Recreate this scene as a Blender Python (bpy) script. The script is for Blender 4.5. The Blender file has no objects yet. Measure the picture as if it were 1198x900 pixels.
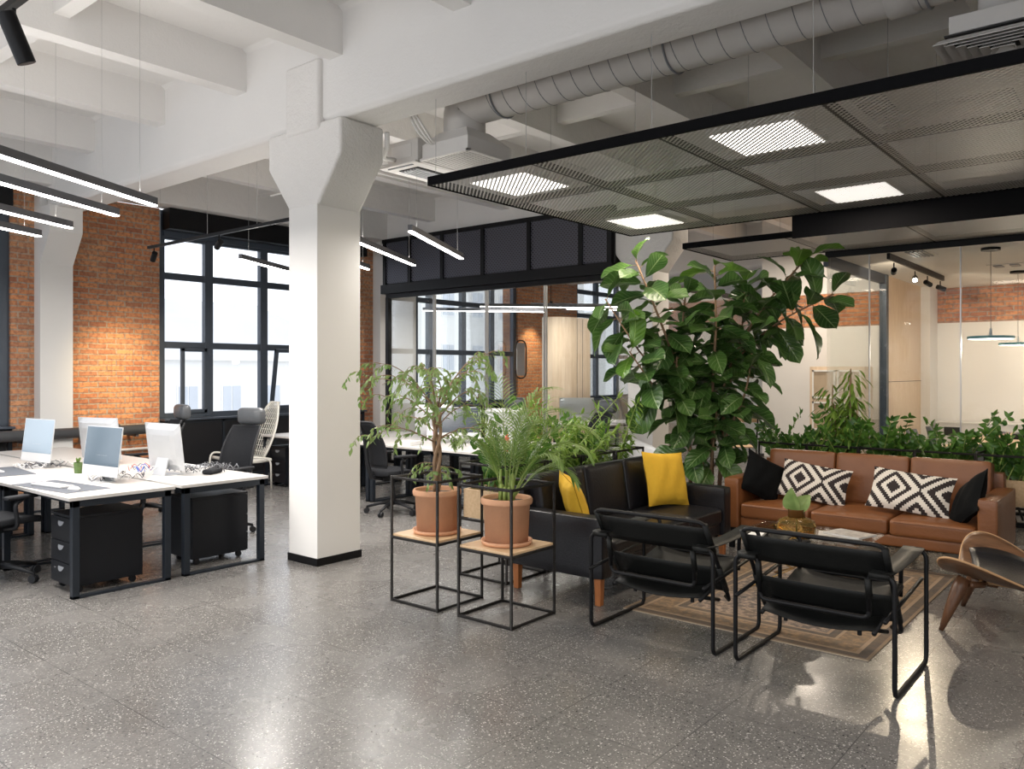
import bpy, math, random
from mathutils import Vector, Matrix, Euler
random.seed(7)
R = random.random
def U(a, b): return a + (b - a) * random.random()
PI = math.pi
S = bpy.context.scene
COL = S.collection
# ------------------------------------------------------------------ camera, world, exposure
YAW = math.radians(39.33)
cam = bpy.data.cameras.new('camera'); camo = bpy.data.objects.new('camera', cam); COL.objects.link(camo)
cam.sensor_width = 36.0; cam.sensor_fit = 'HORIZONTAL'
cam.lens = 36.0 * 941 / 1198
cam.shift_y = -15.0 / 1198
cam.clip_start = .05; cam.clip_end = 300
camo.location = (0, 0, 1.65)
camo.rotation_euler = (PI / 2, 0, YAW - PI / 2)
S.camera = camo
W = bpy.data.worlds.new('sky'); S.world = W; W.use_nodes = True
SKY = 1.75
_b = W.node_tree.nodes['Background']; _b.inputs[0].default_value = (.93, .96, 1, 1); _b.inputs[1].default_value = SKY
S.view_settings.view_transform = 'Standard'; S.view_settings.look = 'None'
S.view_settings.exposure = 0.14; S.view_settings.gamma = 1.0; S.view_settings.use_curve_mapping = False
S.cycles.use_denoising = True
S.cycles.max_bounces = 8; S.cycles.diffuse_bounces = 5; S.cycles.glossy_bounces = 3
S.cycles.transparent_max_bounces = 16; S.cycles.sample_clamp_indirect = 4.0
S.cycles.caustics_reflective = False; S.cycles.caustics_refractive = False
BAR_W = 40.0; PANEL_W = 18.0; SUN_SPOT = 130.0      # lamp powers
WARM = (1, .86, .70); NEUT = (1, .95, .89)

# ------------------------------------------------------------------ material helpers
MATS = {}
def nodes(name):
    m = bpy.data.materials.new(name); m.use_nodes = True
    nt = m.node_tree; bs = nt.nodes['Principled BSDF']
    return m, nt, bs
def N(nt, typ, **kw):
    n = nt.nodes.new(typ)
    for k, v in kw.items():
        if k.startswith('i_'):
            key = k[2:]
            key = int(key) if key.isdigit() else key.replace('_', ' ')
            n.inputs[key].default_value = v
        else: setattr(n, k, v)
    return n
def L(nt, a, b): nt.links.new(a, b)
def M(nt, op, a, b=None, c=None):
    n = nt.nodes.new('ShaderNodeMath'); n.operation = op
    for i, x in enumerate((a, b, c)):
        if x is None: continue
        if isinstance(x, (int, float)): n.inputs[i].default_value = x
        else: nt.links.new(x, n.inputs[i])
    return n.outputs[0]
def mixc(nt, fac, a, b):
    n = nt.nodes.new('ShaderNodeMix'); n.data_type = 'RGBA'
    for sock, x in ((n.inputs[0], fac), (n.inputs[6], a), (n.inputs[7], b)):
        if isinstance(x, (int, float)): sock.default_value = x
        elif isinstance(x, tuple): sock.default_value = (x[0], x[1], x[2], 1)
        else: nt.links.new(x, sock)
    return n.outputs[2]
def ramp(nt, fac, stops):
    n = nt.nodes.new('ShaderNodeValToRGB')
    while len(n.color_ramp.elements) < len(stops): n.color_ramp.elements.new(.5)
    for e, (p, c) in zip(n.color_ramp.elements, stops):
        e.position = p; e.color = (c, c, c, 1) if isinstance(c, (int, float)) else (c[0], c[1], c[2], 1)
    L(nt, fac, n.inputs[0]); return n.outputs[0]
def bump(nt, bs, h, strength=.3, dist=.01):
    b = N(nt, 'ShaderNodeBump'); b.inputs['Strength'].default_value = strength; b.inputs['Distance'].default_value = dist
    L(nt, h, b.inputs['Height']); L(nt, b.outputs[0], bs.inputs['Normal'])
def noise(nt, vec, scale, detail=3, rough=.5, out=0):
    n = N(nt, 'ShaderNodeTexNoise'); n.inputs['Scale'].default_value = scale
    n.inputs['Detail'].default_value = detail; n.inputs['Roughness'].default_value = rough
    if vec is not None: L(nt, vec, n.inputs['Vector'])
    return n.outputs[out]
def objco(nt): return N(nt, 'ShaderNodeTexCoord').outputs['Object']
def uvco(nt): return N(nt, 'ShaderNodeTexCoord').outputs['UV']
def mat(name, col, rough=.5, metal=0., var=0., vs=8., bmp=0., bs_=60., spec=.5, coat=0.):
    if name in MATS: return MATS[name]
    m, nt, bs = nodes(name)
    bs.inputs['Roughness'].default_value = rough; bs.inputs['Metallic'].default_value = metal
    bs.inputs['Specular IOR Level'].default_value = spec; bs.inputs['Coat Weight'].default_value = coat
    co = objco(nt)
    a = tuple(max(0, c * (1 - var)) for c in col); b = tuple(min(1, c * (1 + var)) for c in col)
    f = noise(nt, co, vs)
    L(nt, mixc(nt, f, a, b), bs.inputs['Base Color'])
    if bmp: bump(nt, bs, noise(nt, co, bs_, 4), bmp)
    MATS[name] = m; return m
def emis(name, col, strength):
    m, nt, bs = nodes(name)
    bs.inputs['Base Color'].default_value = (.8, .8, .8, 1)
    bs.inputs['Emission Color'].default_value = (*col, 1); bs.inputs['Emission Strength'].default_value = strength
    MATS[name] = m; return m
def glass(name, tint=(.95, .98, .97), refl=1.0, rough=0.0):
    m = bpy.data.materials.new(name); m.use_nodes = True; nt = m.node_tree
    for n in list(nt.nodes): nt.nodes.remove(n)
    o = N(nt, 'ShaderNodeOutputMaterial'); t = N(nt, 'ShaderNodeBsdfTransparent'); g = N(nt, 'ShaderNodeBsdfGlossy')
    t.inputs[0].default_value = (*tint, 1); g.inputs['Roughness'].default_value = rough
    fr = N(nt, 'ShaderNodeFresnel'); fr.inputs[0].default_value = 1.35
    mx = N(nt, 'ShaderNodeMixShader'); L(nt, M(nt, 'MULTIPLY', fr.outputs[0], refl), mx.inputs[0])
    L(nt, t.outputs[0], mx.inputs[1]); L(nt, g.outputs[0], mx.inputs[2]); L(nt, mx.outputs[0], o.inputs[0])
    MATS[name] = m; return m
def brickmat(name, axis, warm=1.0):
    m, nt, bs = nodes(name)
    p = N(nt, 'ShaderNodeNewGeometry').outputs['Position']
    sx = N(nt, 'ShaderNodeSeparateXYZ'); L(nt, p, sx.inputs[0])
    cx = N(nt, 'ShaderNodeCombineXYZ'); L(nt, sx.outputs[axis], cx.inputs[0]); L(nt, sx.outputs[2], cx.inputs[1])
    nz = N(nt, 'ShaderNodeTexNoise'); nz.inputs['Scale'].default_value = 9; L(nt, p, nz.inputs['Vector'])
    va = N(nt, 'ShaderNodeVectorMath', operation='MULTIPLY_ADD'); L(nt, nz.outputs[1], va.inputs[0])
    va.inputs[1].default_value = (.035, .022, 0); L(nt, cx.outputs[0], va.inputs[2])
    b = N(nt, 'ShaderNodeTexBrick'); L(nt, va.outputs[0], b.inputs['Vector'])
    b.inputs['Scale'].default_value = 1; b.inputs['Brick Width'].default_value = .25; b.inputs['Row Height'].default_value = .076
    b.inputs['Mortar Size'].default_value = .0115; b.inputs['Mortar Smooth'].default_value = .35; b.inputs['Bias'].default_value = -.1
    b.inputs['Color1'].default_value = (.66, .28, .12, 1); b.inputs['Color2'].default_value = (.36, .13, .07, 1)
    b.inputs['Mortar'].default_value = (.40, .32, .25, 1)
    big = noise(nt, p, 1.3, 3)
    c = mixc(nt, ramp(nt, big, [(.42, 0.), (.70, .4)]), b.outputs[0], (.60, .40, .24))
    fine = noise(nt, p, 22, 5)
    c2 = mixc(nt, ramp(nt, fine, [(.38, .55), (.55, 0.)]), c, (.22, .09, .06))
    L(nt, c2, bs.inputs['Base Color']); bs.inputs['Roughness'].default_value = .88
    h = M(nt, 'SUBTRACT', M(nt, 'MULTIPLY', fine, .5), b.outputs[1])
    bump(nt, bs, h, .9, .012); MATS[name] = m; return m
def perf(name, col, axes, pitch, open_=.5, metal=.6, rough=.35, skew=0.0):
    """perforated metal sheet: slots cut through on a real-world pitch"""
    m, nt, bs = nodes(name)
    bs.inputs['Metallic'].default_value = metal; bs.inputs['Roughness'].default_value = rough
    bs.inputs['Base Color'].default_value = (*col, 1)
    p = N(nt, 'ShaderNodeNewGeometry').outputs['Position']
    sx = N(nt, 'ShaderNodeSeparateXYZ'); L(nt, p, sx.inputs[0])
    a, b = sx.outputs[axes[0]], sx.outputs[axes[1]]
    row = M(nt, 'MULTIPLY', b, 1.0 / pitch)
    fr = M(nt, 'FRACT', row); odd = M(nt, 'MULTIPLY', M(nt, 'FLOOR', row), .5)
    fa = M(nt, 'FRACT', M(nt, 'ADD', M(nt, 'MULTIPLY', a, .5 / pitch), odd))
    d1 = M(nt, 'ABSOLUTE', M(nt, 'SUBTRACT', fr, .5)); d2 = M(nt, 'ABSOLUTE', M(nt, 'SUBTRACT', fa, .5))
    hole = M(nt, 'LESS_THAN', M(nt, 'ADD', d1, d2), open_)
    L(nt, M(nt, 'SUBTRACT', 1.0, hole), bs.inputs['Alpha'])
    MATS[name] = m; return m
def leafmat(name, a, b, vein=(.35, .5, .2), rough=.35, trans=.25, big=False):
    m, nt, bs = nodes(name)
    co = objco(nt); f = noise(nt, co, 3 if big else 9, 2)
    c = mixc(nt, ramp(nt, f, [(.3, 0.), (.7, 1.)]), a, b)
    if big:
        sx = N(nt, 'ShaderNodeSeparateXYZ'); L(nt, uvco(nt), sx.inputs[0])
        u = M(nt, 'ABSOLUTE', M(nt, 'SUBTRACT', sx.outputs[0], .5))
        mid = M(nt, 'LESS_THAN', u, .022)
        s = M(nt, 'FRACT', M(nt, 'SUBTRACT', M(nt, 'MULTIPLY', sx.outputs[1], 8.0), M(nt, 'MULTIPLY', u, 4.5)))
        sd = M(nt, 'LESS_THAN', s, .10)
        k = M(nt, 'MAXIMUM', mid, M(nt, 'MULTIPLY', sd, .55))
        c = mixc(nt, k, c, vein)
        bump(nt, bs, M(nt, 'ABSOLUTE', M(nt, 'SUBTRACT', s, .5)), .5, .01)
    L(nt, c, bs.inputs['Base Color']); bs.inputs['Roughness'].default_value = rough
    out = nt.nodes['Material Output']; tr = N(nt, 'ShaderNodeBsdfTranslucent'); L(nt, c, tr.inputs[0])
    mx = N(nt, 'ShaderNodeMixShader'); mx.inputs[0].default_value = trans
    L(nt, bs.outputs[0], mx.inputs[1]); L(nt, tr.outputs[0], mx.inputs[2]); L(nt, mx.outputs[0], out.inputs[0])
    MATS[name] = m; return m
def woodmat(name, a, b, axis=0, scale=1.0, rough=.45, stretch=12.0):
    m, nt, bs = nodes(name); co = objco(nt)
    mp = N(nt, 'ShaderNodeMapping'); L(nt, co, mp.inputs[0])
    sc = [stretch * scale] * 3; sc[axis] = scale; mp.inputs['Scale'].default_value = sc
    f = noise(nt, mp.outputs[0], 2.5, 6, .6)
    f2 = noise(nt, mp.outputs[0], 9, 3, .6)
    k = M(nt, 'ADD', M(nt, 'MULTIPLY', f, .7), M(nt, 'MULTIPLY', f2, .3))
    L(nt, mixc(nt, ramp(nt, k, [(.35, 0.), (.65, 1.)]), a, b), bs.inputs['Base Color'])
    bs.inputs['Roughness'].default_value = rough; MATS[name] = m; return m

def floormat():
    m, nt, bs = nodes('terrazzo'); p = N(nt, 'ShaderNodeNewGeometry').outputs['Position']
    base = noise(nt, p, .9, 4); c = mixc(nt, ramp(nt, base, [(.3, 0.), (.7, 1.)]), (.155, .148, .142), (.20, .19, .18))
    g = noise(nt, p, 70, 3); c = mixc(nt, ramp(nt, g, [(.4, .0), (.65, .5)]), c, (.075, .075, .078))
    for sc, th, col in ((26, .11, (.46, .44, .42)), (48, .18, (.48, .46, .44)), (95, .26, (.50, .48, .46)), (60, .22, (.05, .05, .052))):
        v = N(nt, 'ShaderNodeTexVoronoi'); v.inputs['Scale'].default_value = sc; L(nt, p, v.inputs['Vector'])
        nz = N(nt, 'ShaderNodeSeparateXYZ'); L(nt, v.outputs['Color'], nz.inputs[0])
        k = M(nt, 'MULTIPLY', M(nt, 'LESS_THAN', v.outputs['Distance'], M(nt, 'MULTIPLY', nz.outputs[1], th * 1.5)), M(nt, 'GREATER_THAN', nz.outputs[0], .35))
        c = mixc(nt, k, c, col)
    sx = N(nt, 'ShaderNodeSeparateXYZ'); L(nt, p, sx.inputs[0])
    j = None
    for ax, off in ((0, 2.46), (1, 3.49)):
        fr = M(nt, 'FRACT', M(nt, 'MULTIPLY', M(nt, 'ADD', sx.outputs[ax], 60 - off), 1 / .6))
        k = M(nt, 'LESS_THAN', M(nt, 'ABSOLUTE', M(nt, 'SUBTRACT', fr, .5)), .4962)
        k = M(nt, 'SUBTRACT', 1.0, k); j = k if j is None else M(nt, 'MAXIMUM', j, k)
    c = mixc(nt, M(nt, 'MULTIPLY', j, .75), c, (.05, .05, .05))
    L(nt, c, bs.inputs['Base Color'])
    r = ramp(nt, noise(nt, p, 2.2, 4), [(.3, .2), (.75, .34)])
    L(nt, r, bs.inputs['Roughness']); bs.inputs['Specular IOR Level'].default_value = .6
    bump(nt, bs, noise(nt, p, 90, 2), .06, .002); MATS['terrazzo'] = m
def concmat(name, col, b=.35):
    m, nt, bs = nodes(name); p = N(nt, 'ShaderNodeNewGeometry').outputs['Position']
    f = noise(nt, p, 1.7, 5); L(nt, mixc(nt, f, tuple(x * .93 for x in col), col), bs.inputs['Base Color'])
    bs.inputs['Roughness'].default_value = .75
    bump(nt, bs, M(nt, 'ADD', noise(nt, p, 7, 5, .6), M(nt, 'MULTIPLY', noise(nt, p, 60, 3), .3)), b, .02); MATS[name] = m
floormat(); concmat('white_concrete', (.80, .785, .77), .35); concmat('rough_concrete', (.78, .76, .74), .9)
concmat('smooth_plaster', (.80, .785, .765), .06)
brickmat('brick_x', 0); brickmat('brick_y', 1)
glass('window_glass', (.97, .98, 1), .6); glass('room_glass', (.97, .985, .98), .5)
K = dict(
  black_metal=mat('black_metal', (.005, .005, .006), .45, 0, .1, spec=.25),
  frame_grey=mat('frame_grey', (.06, .075, .10), .45, .2, .1),
  desk_metal=mat('desk_metal', (.017, .022, .030), .4, .1, .1, spec=.35),
  desk_top=mat('desk_top', (.54, .52, .50), .38, 0, .03),
  pedestal=mat('pedestal', (.007, .008, .011), .42, 0, .1, 5, spec=.3),
  black_plastic=mat('black_plastic', (.013, .014, .017), .5, 0, .1, spec=.35),
  grey_plastic=mat('grey_plastic', (.22, .23, .25), .4, 0, .1),
  black_mesh=mat('black_mesh', (.016, .017, .02), .8, 0, .2, 90, .4, 300, spec=.2),
  grey_leather=mat('grey_leather', (.075, .08, .088), .4, 0, .1, 20, .15, 90),
  black_leather=mat('black_leather', (.010, .010, .013), .36, 0, .25, 12, .2, 70, spec=.4),
  strap_leather=mat('strap_leather', (.0065, .007, .0068), .5, 0, .2, 15, .15, 120, spec=.22),
  brown_leather=mat('brown_leather', (.21, .078, .026), .40, 0, .20, 5, .22, 45),
  yellow_cloth=mat('yellow_cloth', (.74, .44, .03), .85, 0, .06, 30, .7, 11),
  black_velvet=mat('black_velvet', (.005, .0055, .006), .9, 0, .3, 10, .5, 14, spec=.12),
  chrome=mat('chrome', (.7, .7, .7), .2, 1.0), alum=mat('alum', (.60, .61, .63), .35, .5, .03),
  white_plastic=mat('white_plastic', (.64, .64, .64), .4, 0, .03), white_paint=mat('white_paint', (.8, .79, .78), .5, 0, .02),
  duct=mat('duct', (.62, .595, .57), .5, .1, .06), ac_white=mat('ac_white', (.72, .70, .68), .45, 0, .03),
  dark_gap=mat('dark_gap', (.03, .03, .03), .7),
  terracotta=mat('terracotta', (.62, .33, .19), .8, 0, .14, 7, .25, 50),
  soil=mat('soil', (.09, .06, .04), .95, 0, .4, 40, .8, 60),
  bark=mat('bark', (.28, .18, .11), .85, 0, .3, 14, .6, 40), stem_green=mat('stem_green', (.25, .33, .08), .5, 0, .2, 8),
  brass=mat('brass', (.72, .48, .20), .25, 1.0), paper=mat('paper', (.8, .8, .78), .7, 0, .02),
  cable=mat('cable', (.08, .08, .09), .5), white_cable=mat('white_cable', (.75, .75, .75), .5), red=mat('red', (.6, .06, .05), .5), blue=mat('blue', (.05, .12, .45), .5),
  pipe_grey=mat('pipe_grey', (.075, .078, .085), .5, 0, .1), carpet=mat('carpet', (.30, .29, .28), .95, 0, .15, 30),
  grey_fabric=mat('grey_fabric', (.20, .20, .21), .9, 0, .15, 30), teal=mat('teal', (.16, .42, .46), .4),
  facade=mat('facade', (.80, .79, .76), .9, 0, .05, .4), facade_roof=mat('facade_roof', (.62, .64, .66), .9, 0, .1, .4), facade_glass=mat('facade_glass', (.55, .58, .62), .3, 0, .2, .5),
  screen_dark=mat('screen_dark', (.04, .05, .065), .12, 0, .1, 1), screen_blue=mat('screen_blue', (.10, .135, .17), .10, 0, .05, 1),
  screen_pale=mat('screen_pale', (.34, .42, .50), .12, 0, .05, 1), green_cup=mat('green_cup', (.07, .12, .03), .4, 0, .5, 40),
  kraft=mat('kraft', (.45, .36, .26), .8, 0, .1), rattan=mat('rattan', (.72, .70, .64), .7, 0, .1), grey_mat=mat('grey_mat', (.10, .11, .13), .75, 0, .1),
  wood_light=woodmat('wood_light', (.70, .50, .31), (.55, .36, .20), 0), wood_panel=woodmat('wood_panel', (.74, .60, .45), (.62, .47, .33), 2, .7),
  walnut=woodmat('walnut', (.20, .10, .05), (.085, .042, .022), 1, 1.2, .35), walnut_leg=woodmat('walnut_leg', (.17, .078, .036), (.09, .04, .02), 2, 2, .4), ply_edge=mat('ply_edge', (.50, .30, .15), .5),
  oak_leg=woodmat('oak_leg', (.45, .16, .05), (.30, .10, .03), 2, 2, .4), pine=woodmat('pine', (.62, .45, .28), (.50, .34, .19), 0, 1.5, .6),
  matte_black=mat('matte_black', (.006, .006, .007), .85, 0, .1, spec=.08),
  amber=mat('amber', (.8, .8, .8), .1), led=emis('led', (1, .97, .93), 14), led_panel=emis('led_panel', (1, .95, .88), 2.4), spot_face=emis('spot_face', (1, .93, .8), 40),
  fig=leafmat('fig', (.03, .085, .02), (.08, .17, .035), (.26, .36, .16), .30, .18, True), fig_young=leafmat('fig_young', (.08, .20, .025), (.15, .31, .04), (.3, .45, .12), .35, .35, True),
  zz=leafmat('zz', (.03, .10, .02), (.12, .26, .04), rough=.35), lime=leafmat('lime', (.10, .22, .03), (.26, .38, .06), rough=.45, trans=.35),
  ficus=leafmat('ficus', (.14, .25, .06), (.32, .43, .16), rough=.45, trans=.3), palm=leafmat('palm', (.13, .26, .04), (.32, .44, .14), rough=.45, trans=.35),
  mesh_panel=perf('mesh_panel', (.10, .10, .125), (1, 2), .03, .34, .3, .45),
  mesh_rad=perf('mesh_rad', (.02, .02, .024), (0, 2), .012, .33, .3, .45))
def glasspot():
    m = bpy.data.materials.new('amber_glass'); m.use_nodes = True; nt = m.node_tree; bs = nt.nodes['Principled BSDF']
    bs.inputs['Base Color'].default_value = (.85, .58, .20, 1); bs.inputs['Roughness'].default_value = .05
    bs.inputs['Transmission Weight'].default_value = .95; bs.inputs['IOR'].default_value = 1.2; MATS['amber_glass'] = m
glasspot()
def ikat():
    m, nt, bs = nodes('ikat'); sx = N(nt, 'ShaderNodeSeparateXYZ'); L(nt, uvco(nt), sx.inputs[0])
    q = 23.0
    u = M(nt, 'MULTIPLY', M(nt, 'FLOOR', M(nt, 'MULTIPLY', sx.outputs[0], q * 1.75)), 1 / q)   # in cushion heights
    v = M(nt, 'MULTIPLY', M(nt, 'FLOOR', M(nt, 'MULTIPLY', sx.outputs[1], q)), 1 / q)
    pu = M(nt, 'ABSOLUTE', M(nt, 'SUBTRACT', M(nt, 'FRACT', M(nt, 'ADD', M(nt, 'MULTIPLY', M(nt, 'SUBTRACT', u, 1.22), 1 / 1.2), .5)), .5))
    d = M(nt, 'ADD', M(nt, 'MULTIPLY', pu, 1.2), M(nt, 'ABSOLUTE', M(nt, 'SUBTRACT', v, .5)))
    k = M(nt, 'LESS_THAN', M(nt, 'FRACT', M(nt, 'ADD', M(nt, 'MULTIPLY', d, 1 / .285), .93)), .5)
    L(nt, mixc(nt, k, (.74, .69, .62), (.028, .02, .02)), bs.inputs['Base Color']); bs.inputs['Roughness'].default_value = .9
    bump(nt, bs, noise(nt, objco(nt), 250, 2), .4, .004); MATS['ikat'] = m
ikat()
def rugmat():
    m, nt, bs = nodes('rug'); sx = N(nt, 'ShaderNodeSeparateXYZ'); L(nt, uvco(nt), sx.inputs[0])   # uv in metres from the rug's corner
    LX, LY = 2.45, 1.62
    dx = M(nt, 'MINIMUM', sx.outputs[0], M(nt, 'SUBTRACT', LX, sx.outputs[0]))
    dy = M(nt, 'MINIMUM', sx.outputs[1], M(nt, 'SUBTRACT', LY, sx.outputs[1]))
    d = M(nt, 'MINIMUM', dx, dy)
    co = objco(nt); nz = noise(nt, co, 24, 6, .8); nz2 = noise(nt, co, 3.5, 4, .6)
    v = N(nt, 'ShaderNodeTexVoronoi'); v.inputs['Scale'].default_value = 26; v.feature = 'SMOOTH_F1'; L(nt, co, v.inputs['Vector'])
    motif = ramp(nt, M(nt, 'ADD', M(nt, 'MULTIPLY', v.outputs[0], .35), M(nt, 'MULTIPLY', nz, 1.0)), [(.52, 0.), (.72, 1.)])
    field = mixc(nt, motif, (.43, .33, .26), (.13, .118, .115))
    border = mixc(nt, motif, (.35, .24, .15), (.19, .15, .115))
    c = mixc(nt, M(nt, 'GREATER_THAN', d, .30), border, field)
    for a, b, col in ((.0, .02, (.28, .21, .15)), (.02, .075, (.10, .09, .085)), (.075, .10, (.42, .31, .22)), (.255, .275, (.40, .30, .21)), (.275, .325, (.105, .095, .09)), (.325, .345, (.40, .29, .2))):
        k = M(nt, 'MULTIPLY', M(nt, 'GREATER_THAN', d, a), M(nt, 'LESS_THAN', d, b)); c = mixc(nt, M(nt, 'MULTIPLY', k, .8), c, col)
    c = mixc(nt, ramp(nt, nz2, [(.4, 0.), (.75, .3)]), c, (.34, .23, .13))
    c = mixc(nt, ramp(nt, nz, [(.5, 0.), (.75, .25)]), c, (.45, .33, .25))
    L(nt, c, bs.inputs['Base Color']); bs.inputs['Roughness'].default_value = .95; bs.inputs['Specular IOR Level'].default_value = .1
    bump(nt, bs, noise(nt, co, 200, 2), .3, .004); MATS['rug'] = m
rugmat()
def mt(m): return m if not isinstance(m, str) else (K.get(m) or MATS[m])

def expanded():
    m, nt, bs = nodes('mesh_ceiling'); bs.inputs['Base Color'].default_value = (.56, .55, .535, 1); bs.inputs['Metallic'].default_value = .4; bs.inputs['Roughness'].default_value = .45
    sx = N(nt, 'ShaderNodeSeparateXYZ'); L(nt, N(nt, 'ShaderNodeNewGeometry').outputs['Position'], sx.inputs[0])
    a = M(nt, 'FRACT', M(nt, 'MULTIPLY', M(nt, 'SUBTRACT', sx.outputs[0], sx.outputs[1]), 1 / .042))
    b = M(nt, 'FRACT', M(nt, 'MULTIPLY', M(nt, 'ADD', sx.outputs[0], sx.outputs[1]), 1 / .042))
    L(nt, M(nt, 'MAXIMUM', M(nt, 'LESS_THAN', a, .42), M(nt, 'LESS_THAN', b, .14)), bs.inputs['Alpha']); MATS['mesh_ceiling'] = m
expanded()
# ------------------------------------------------------------------ mesh helpers
def fillet(pts, r, n=4):
    pts = [Vector(p) for p in pts]; out = [pts[0]]
    for i in range(1, len(pts) - 1):
        a, b, c = pts[i - 1], pts[i], pts[i + 1]
        d1 = (a - b); d2 = (c - b); k = min(r, d1.length * .49, d2.length * .49)
        p = b + d1.normalized() * k; q = b + d2.normalized() * k
        for j in range(n + 1):
            t = j / n; out.append(p * (1 - t) ** 2 + b * 2 * t * (1 - t) + q * t * t)
    out.append(pts[-1]); return out
class MB:
    def __init__(s): s.v = []; s.f = []; s.uv = {}
    def add(s, vs, fs, uvs=None):
        o = len(s.v); s.v += [tuple(p) for p in vs]
        for i, f in enumerate(fs):
            s.f.append(tuple(o + k for k in f))
            if uvs: s.uv[len(s.f) - 1] = [uvs[k] for k in f]
        return s
    def box(s, x0, x1, y0, y1, z0, z1):
        return s.add([(x, y, z) for z in (z0, z1) for y in (y0, y1) for x in (x0, x1)],
            [(0, 2, 3, 1), (4, 5, 7, 6), (0, 1, 5, 4), (2, 6, 7, 3), (0, 4, 6, 2), (1, 3, 7, 5)])
    def cb(s, cx, cy, cz, sx, sy, sz): return s.box(cx - sx / 2, cx + sx / 2, cy - sy / 2, cy + sy / 2, cz - sz / 2, cz + sz / 2)
    def tube(s, pts, r, n=8, closed=False):
        pts = [Vector(p) for p in pts]; rings = []; m = len(pts); prev = None
        for i, p in enumerate(pts):
            if closed: t = pts[(i + 1) % m] - pts[i - 1]
            else: t = pts[min(i + 1, m - 1)] - pts[max(i - 1, 0)]
            t = t.normalized() if t.length > 1e-9 else Vector((0, 0, 1))
            if prev is None: x = t.orthogonal().normalized()
            else:
                x = prev - t * prev.dot(t); x = x.normalized() if x.length > 1e-6 else t.orthogonal().normalized()
            prev = x; y = t.cross(x); rr = r[i] if isinstance(r, (list, tuple)) else r
            rings.append([p + (x * math.cos(2 * PI * k / n) + y * math.sin(2 * PI * k / n)) * rr for k in range(n)])
        vs = [q for g in rings for q in g]; fs = []
        for i in range(m if closed else m - 1):
            a = i * n; b = ((i + 1) % m) * n
            for k in range(n): fs.append((a + k, a + (k + 1) % n, b + (k + 1) % n, b + k))
        if not closed: fs.append(tuple(range(n - 1, -1, -1))); fs.append(tuple((m - 1) * n + k for k in range(n)))
        return s.add(vs, fs)
    def cyl(s, p0, p1, r0, r1=None, n=16): return s.tube([p0, p1], [r0, r0 if r1 is None else r1], n)
    def lathe(s, prof, n=24, c=(0, 0, 0)):
        vs = []; fs = []
        for r, z in prof:
            for k in range(n): vs.append((c[0] + r * math.cos(2 * PI * k / n), c[1] + r * math.sin(2 * PI * k / n), c[2] + z))
        for i in range(len(prof) - 1):
            for k in range(n): fs.append((i * n + k, i * n + (k + 1) % n, (i + 1) * n + (k + 1) % n, (i + 1) * n + k))
        fs.append(tuple(range(n - 1, -1, -1))); fs.append(tuple((len(prof) - 1) * n + k for k in range(n)))
        return s.add(vs, fs)
    def prism(s, poly, z0, z1):
        n = len(poly); return s.add([(x, y, z0) for x, y in poly] + [(x, y, z1) for x, y in poly],
            [tuple(range(n - 1, -1, -1)), tuple(range(n, 2 * n))] + [(i, (i + 1) % n, n + (i + 1) % n, n + i) for i in range(n)])
    def grid(s, fn, nu, nv):
        vs = []; uvs = []; fs = []
        for j in range(nv + 1):
            for i in range(nu + 1):
                vs.append(fn(i / nu, j / nv)); uvs.append((i / nu, j / nv))
        for j in range(nv):
            for i in range(nu):
                a = j * (nu + 1) + i; fs.append((a, a + 1, a + nu + 2, a + nu + 1))
        return s.add(vs, fs, uvs)
    def puff(s, x0, x1, y0, y1, z0, z1, r=.03, pf=.02, axis=2, n=8):
        """upholstery block: rounded edges, the face across `axis` slightly domed"""
        c = Vector(((x0 + x1) / 2, (y0 + y1) / 2, (z0 + z1) / 2)); h = Vector((x1 - x0, y1 - y0, z1 - z0)) / 2
        r = min(r, min(h) * .95)
        for a in range(3):
            for sg in (-1, 1):
                b1, b2 = (a + 1) % 3, (a + 2) % 3
                def fn(u, w):
                    def e(t): t = t * 2 - 1; return math.copysign(abs(t) ** .6, t)
                    p = Vector((0, 0, 0)); p[a] = sg; p[b1] = e(u) * sg; p[b2] = e(w)
                    q = Vector([p[k] * h[k] for k in range(3)]); inn = Vector([max(-h[k] + r, min(h[k] - r, q[k])) for k in range(3)])
                    d = q - inn; q = inn + (d.normalized() * r if d.length > 1e-9 else d)
                    o = [k for k in range(3) if k != axis]
                    dm = (1 - (q[o[0]] / h[o[0]]) ** 2) * (1 - (q[o[1]] / h[o[1]]) ** 2)
                    q[axis] += math.copysign(1, q[axis]) * pf * dm * min(1, abs(q[axis]) / h[axis])
                    return c + q
                s.grid(fn, n, n)
        return s
    def cushion(s, w, h, t, n=14):
        for sg in (1, -1):
            def fn(u, v):
                x, y = u * 2 - 1, v * 2 - 1
                k = max(0, (1 - abs(x) ** 2.6)) ** .5 * max(0, (1 - abs(y) ** 2.6)) ** .5
                px = x * w / 2 * (1 - .07 * (1 - y * y)); py = y * h / 2 * (1 - .07 * (1 - x * x))
                return ((px if sg > 0 else -px), sg * (t / 2 * k + .002) + .006 * math.sin(9 * x + 4 * y) * k, py)
            s.grid(fn, n, n)
        return s
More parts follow.
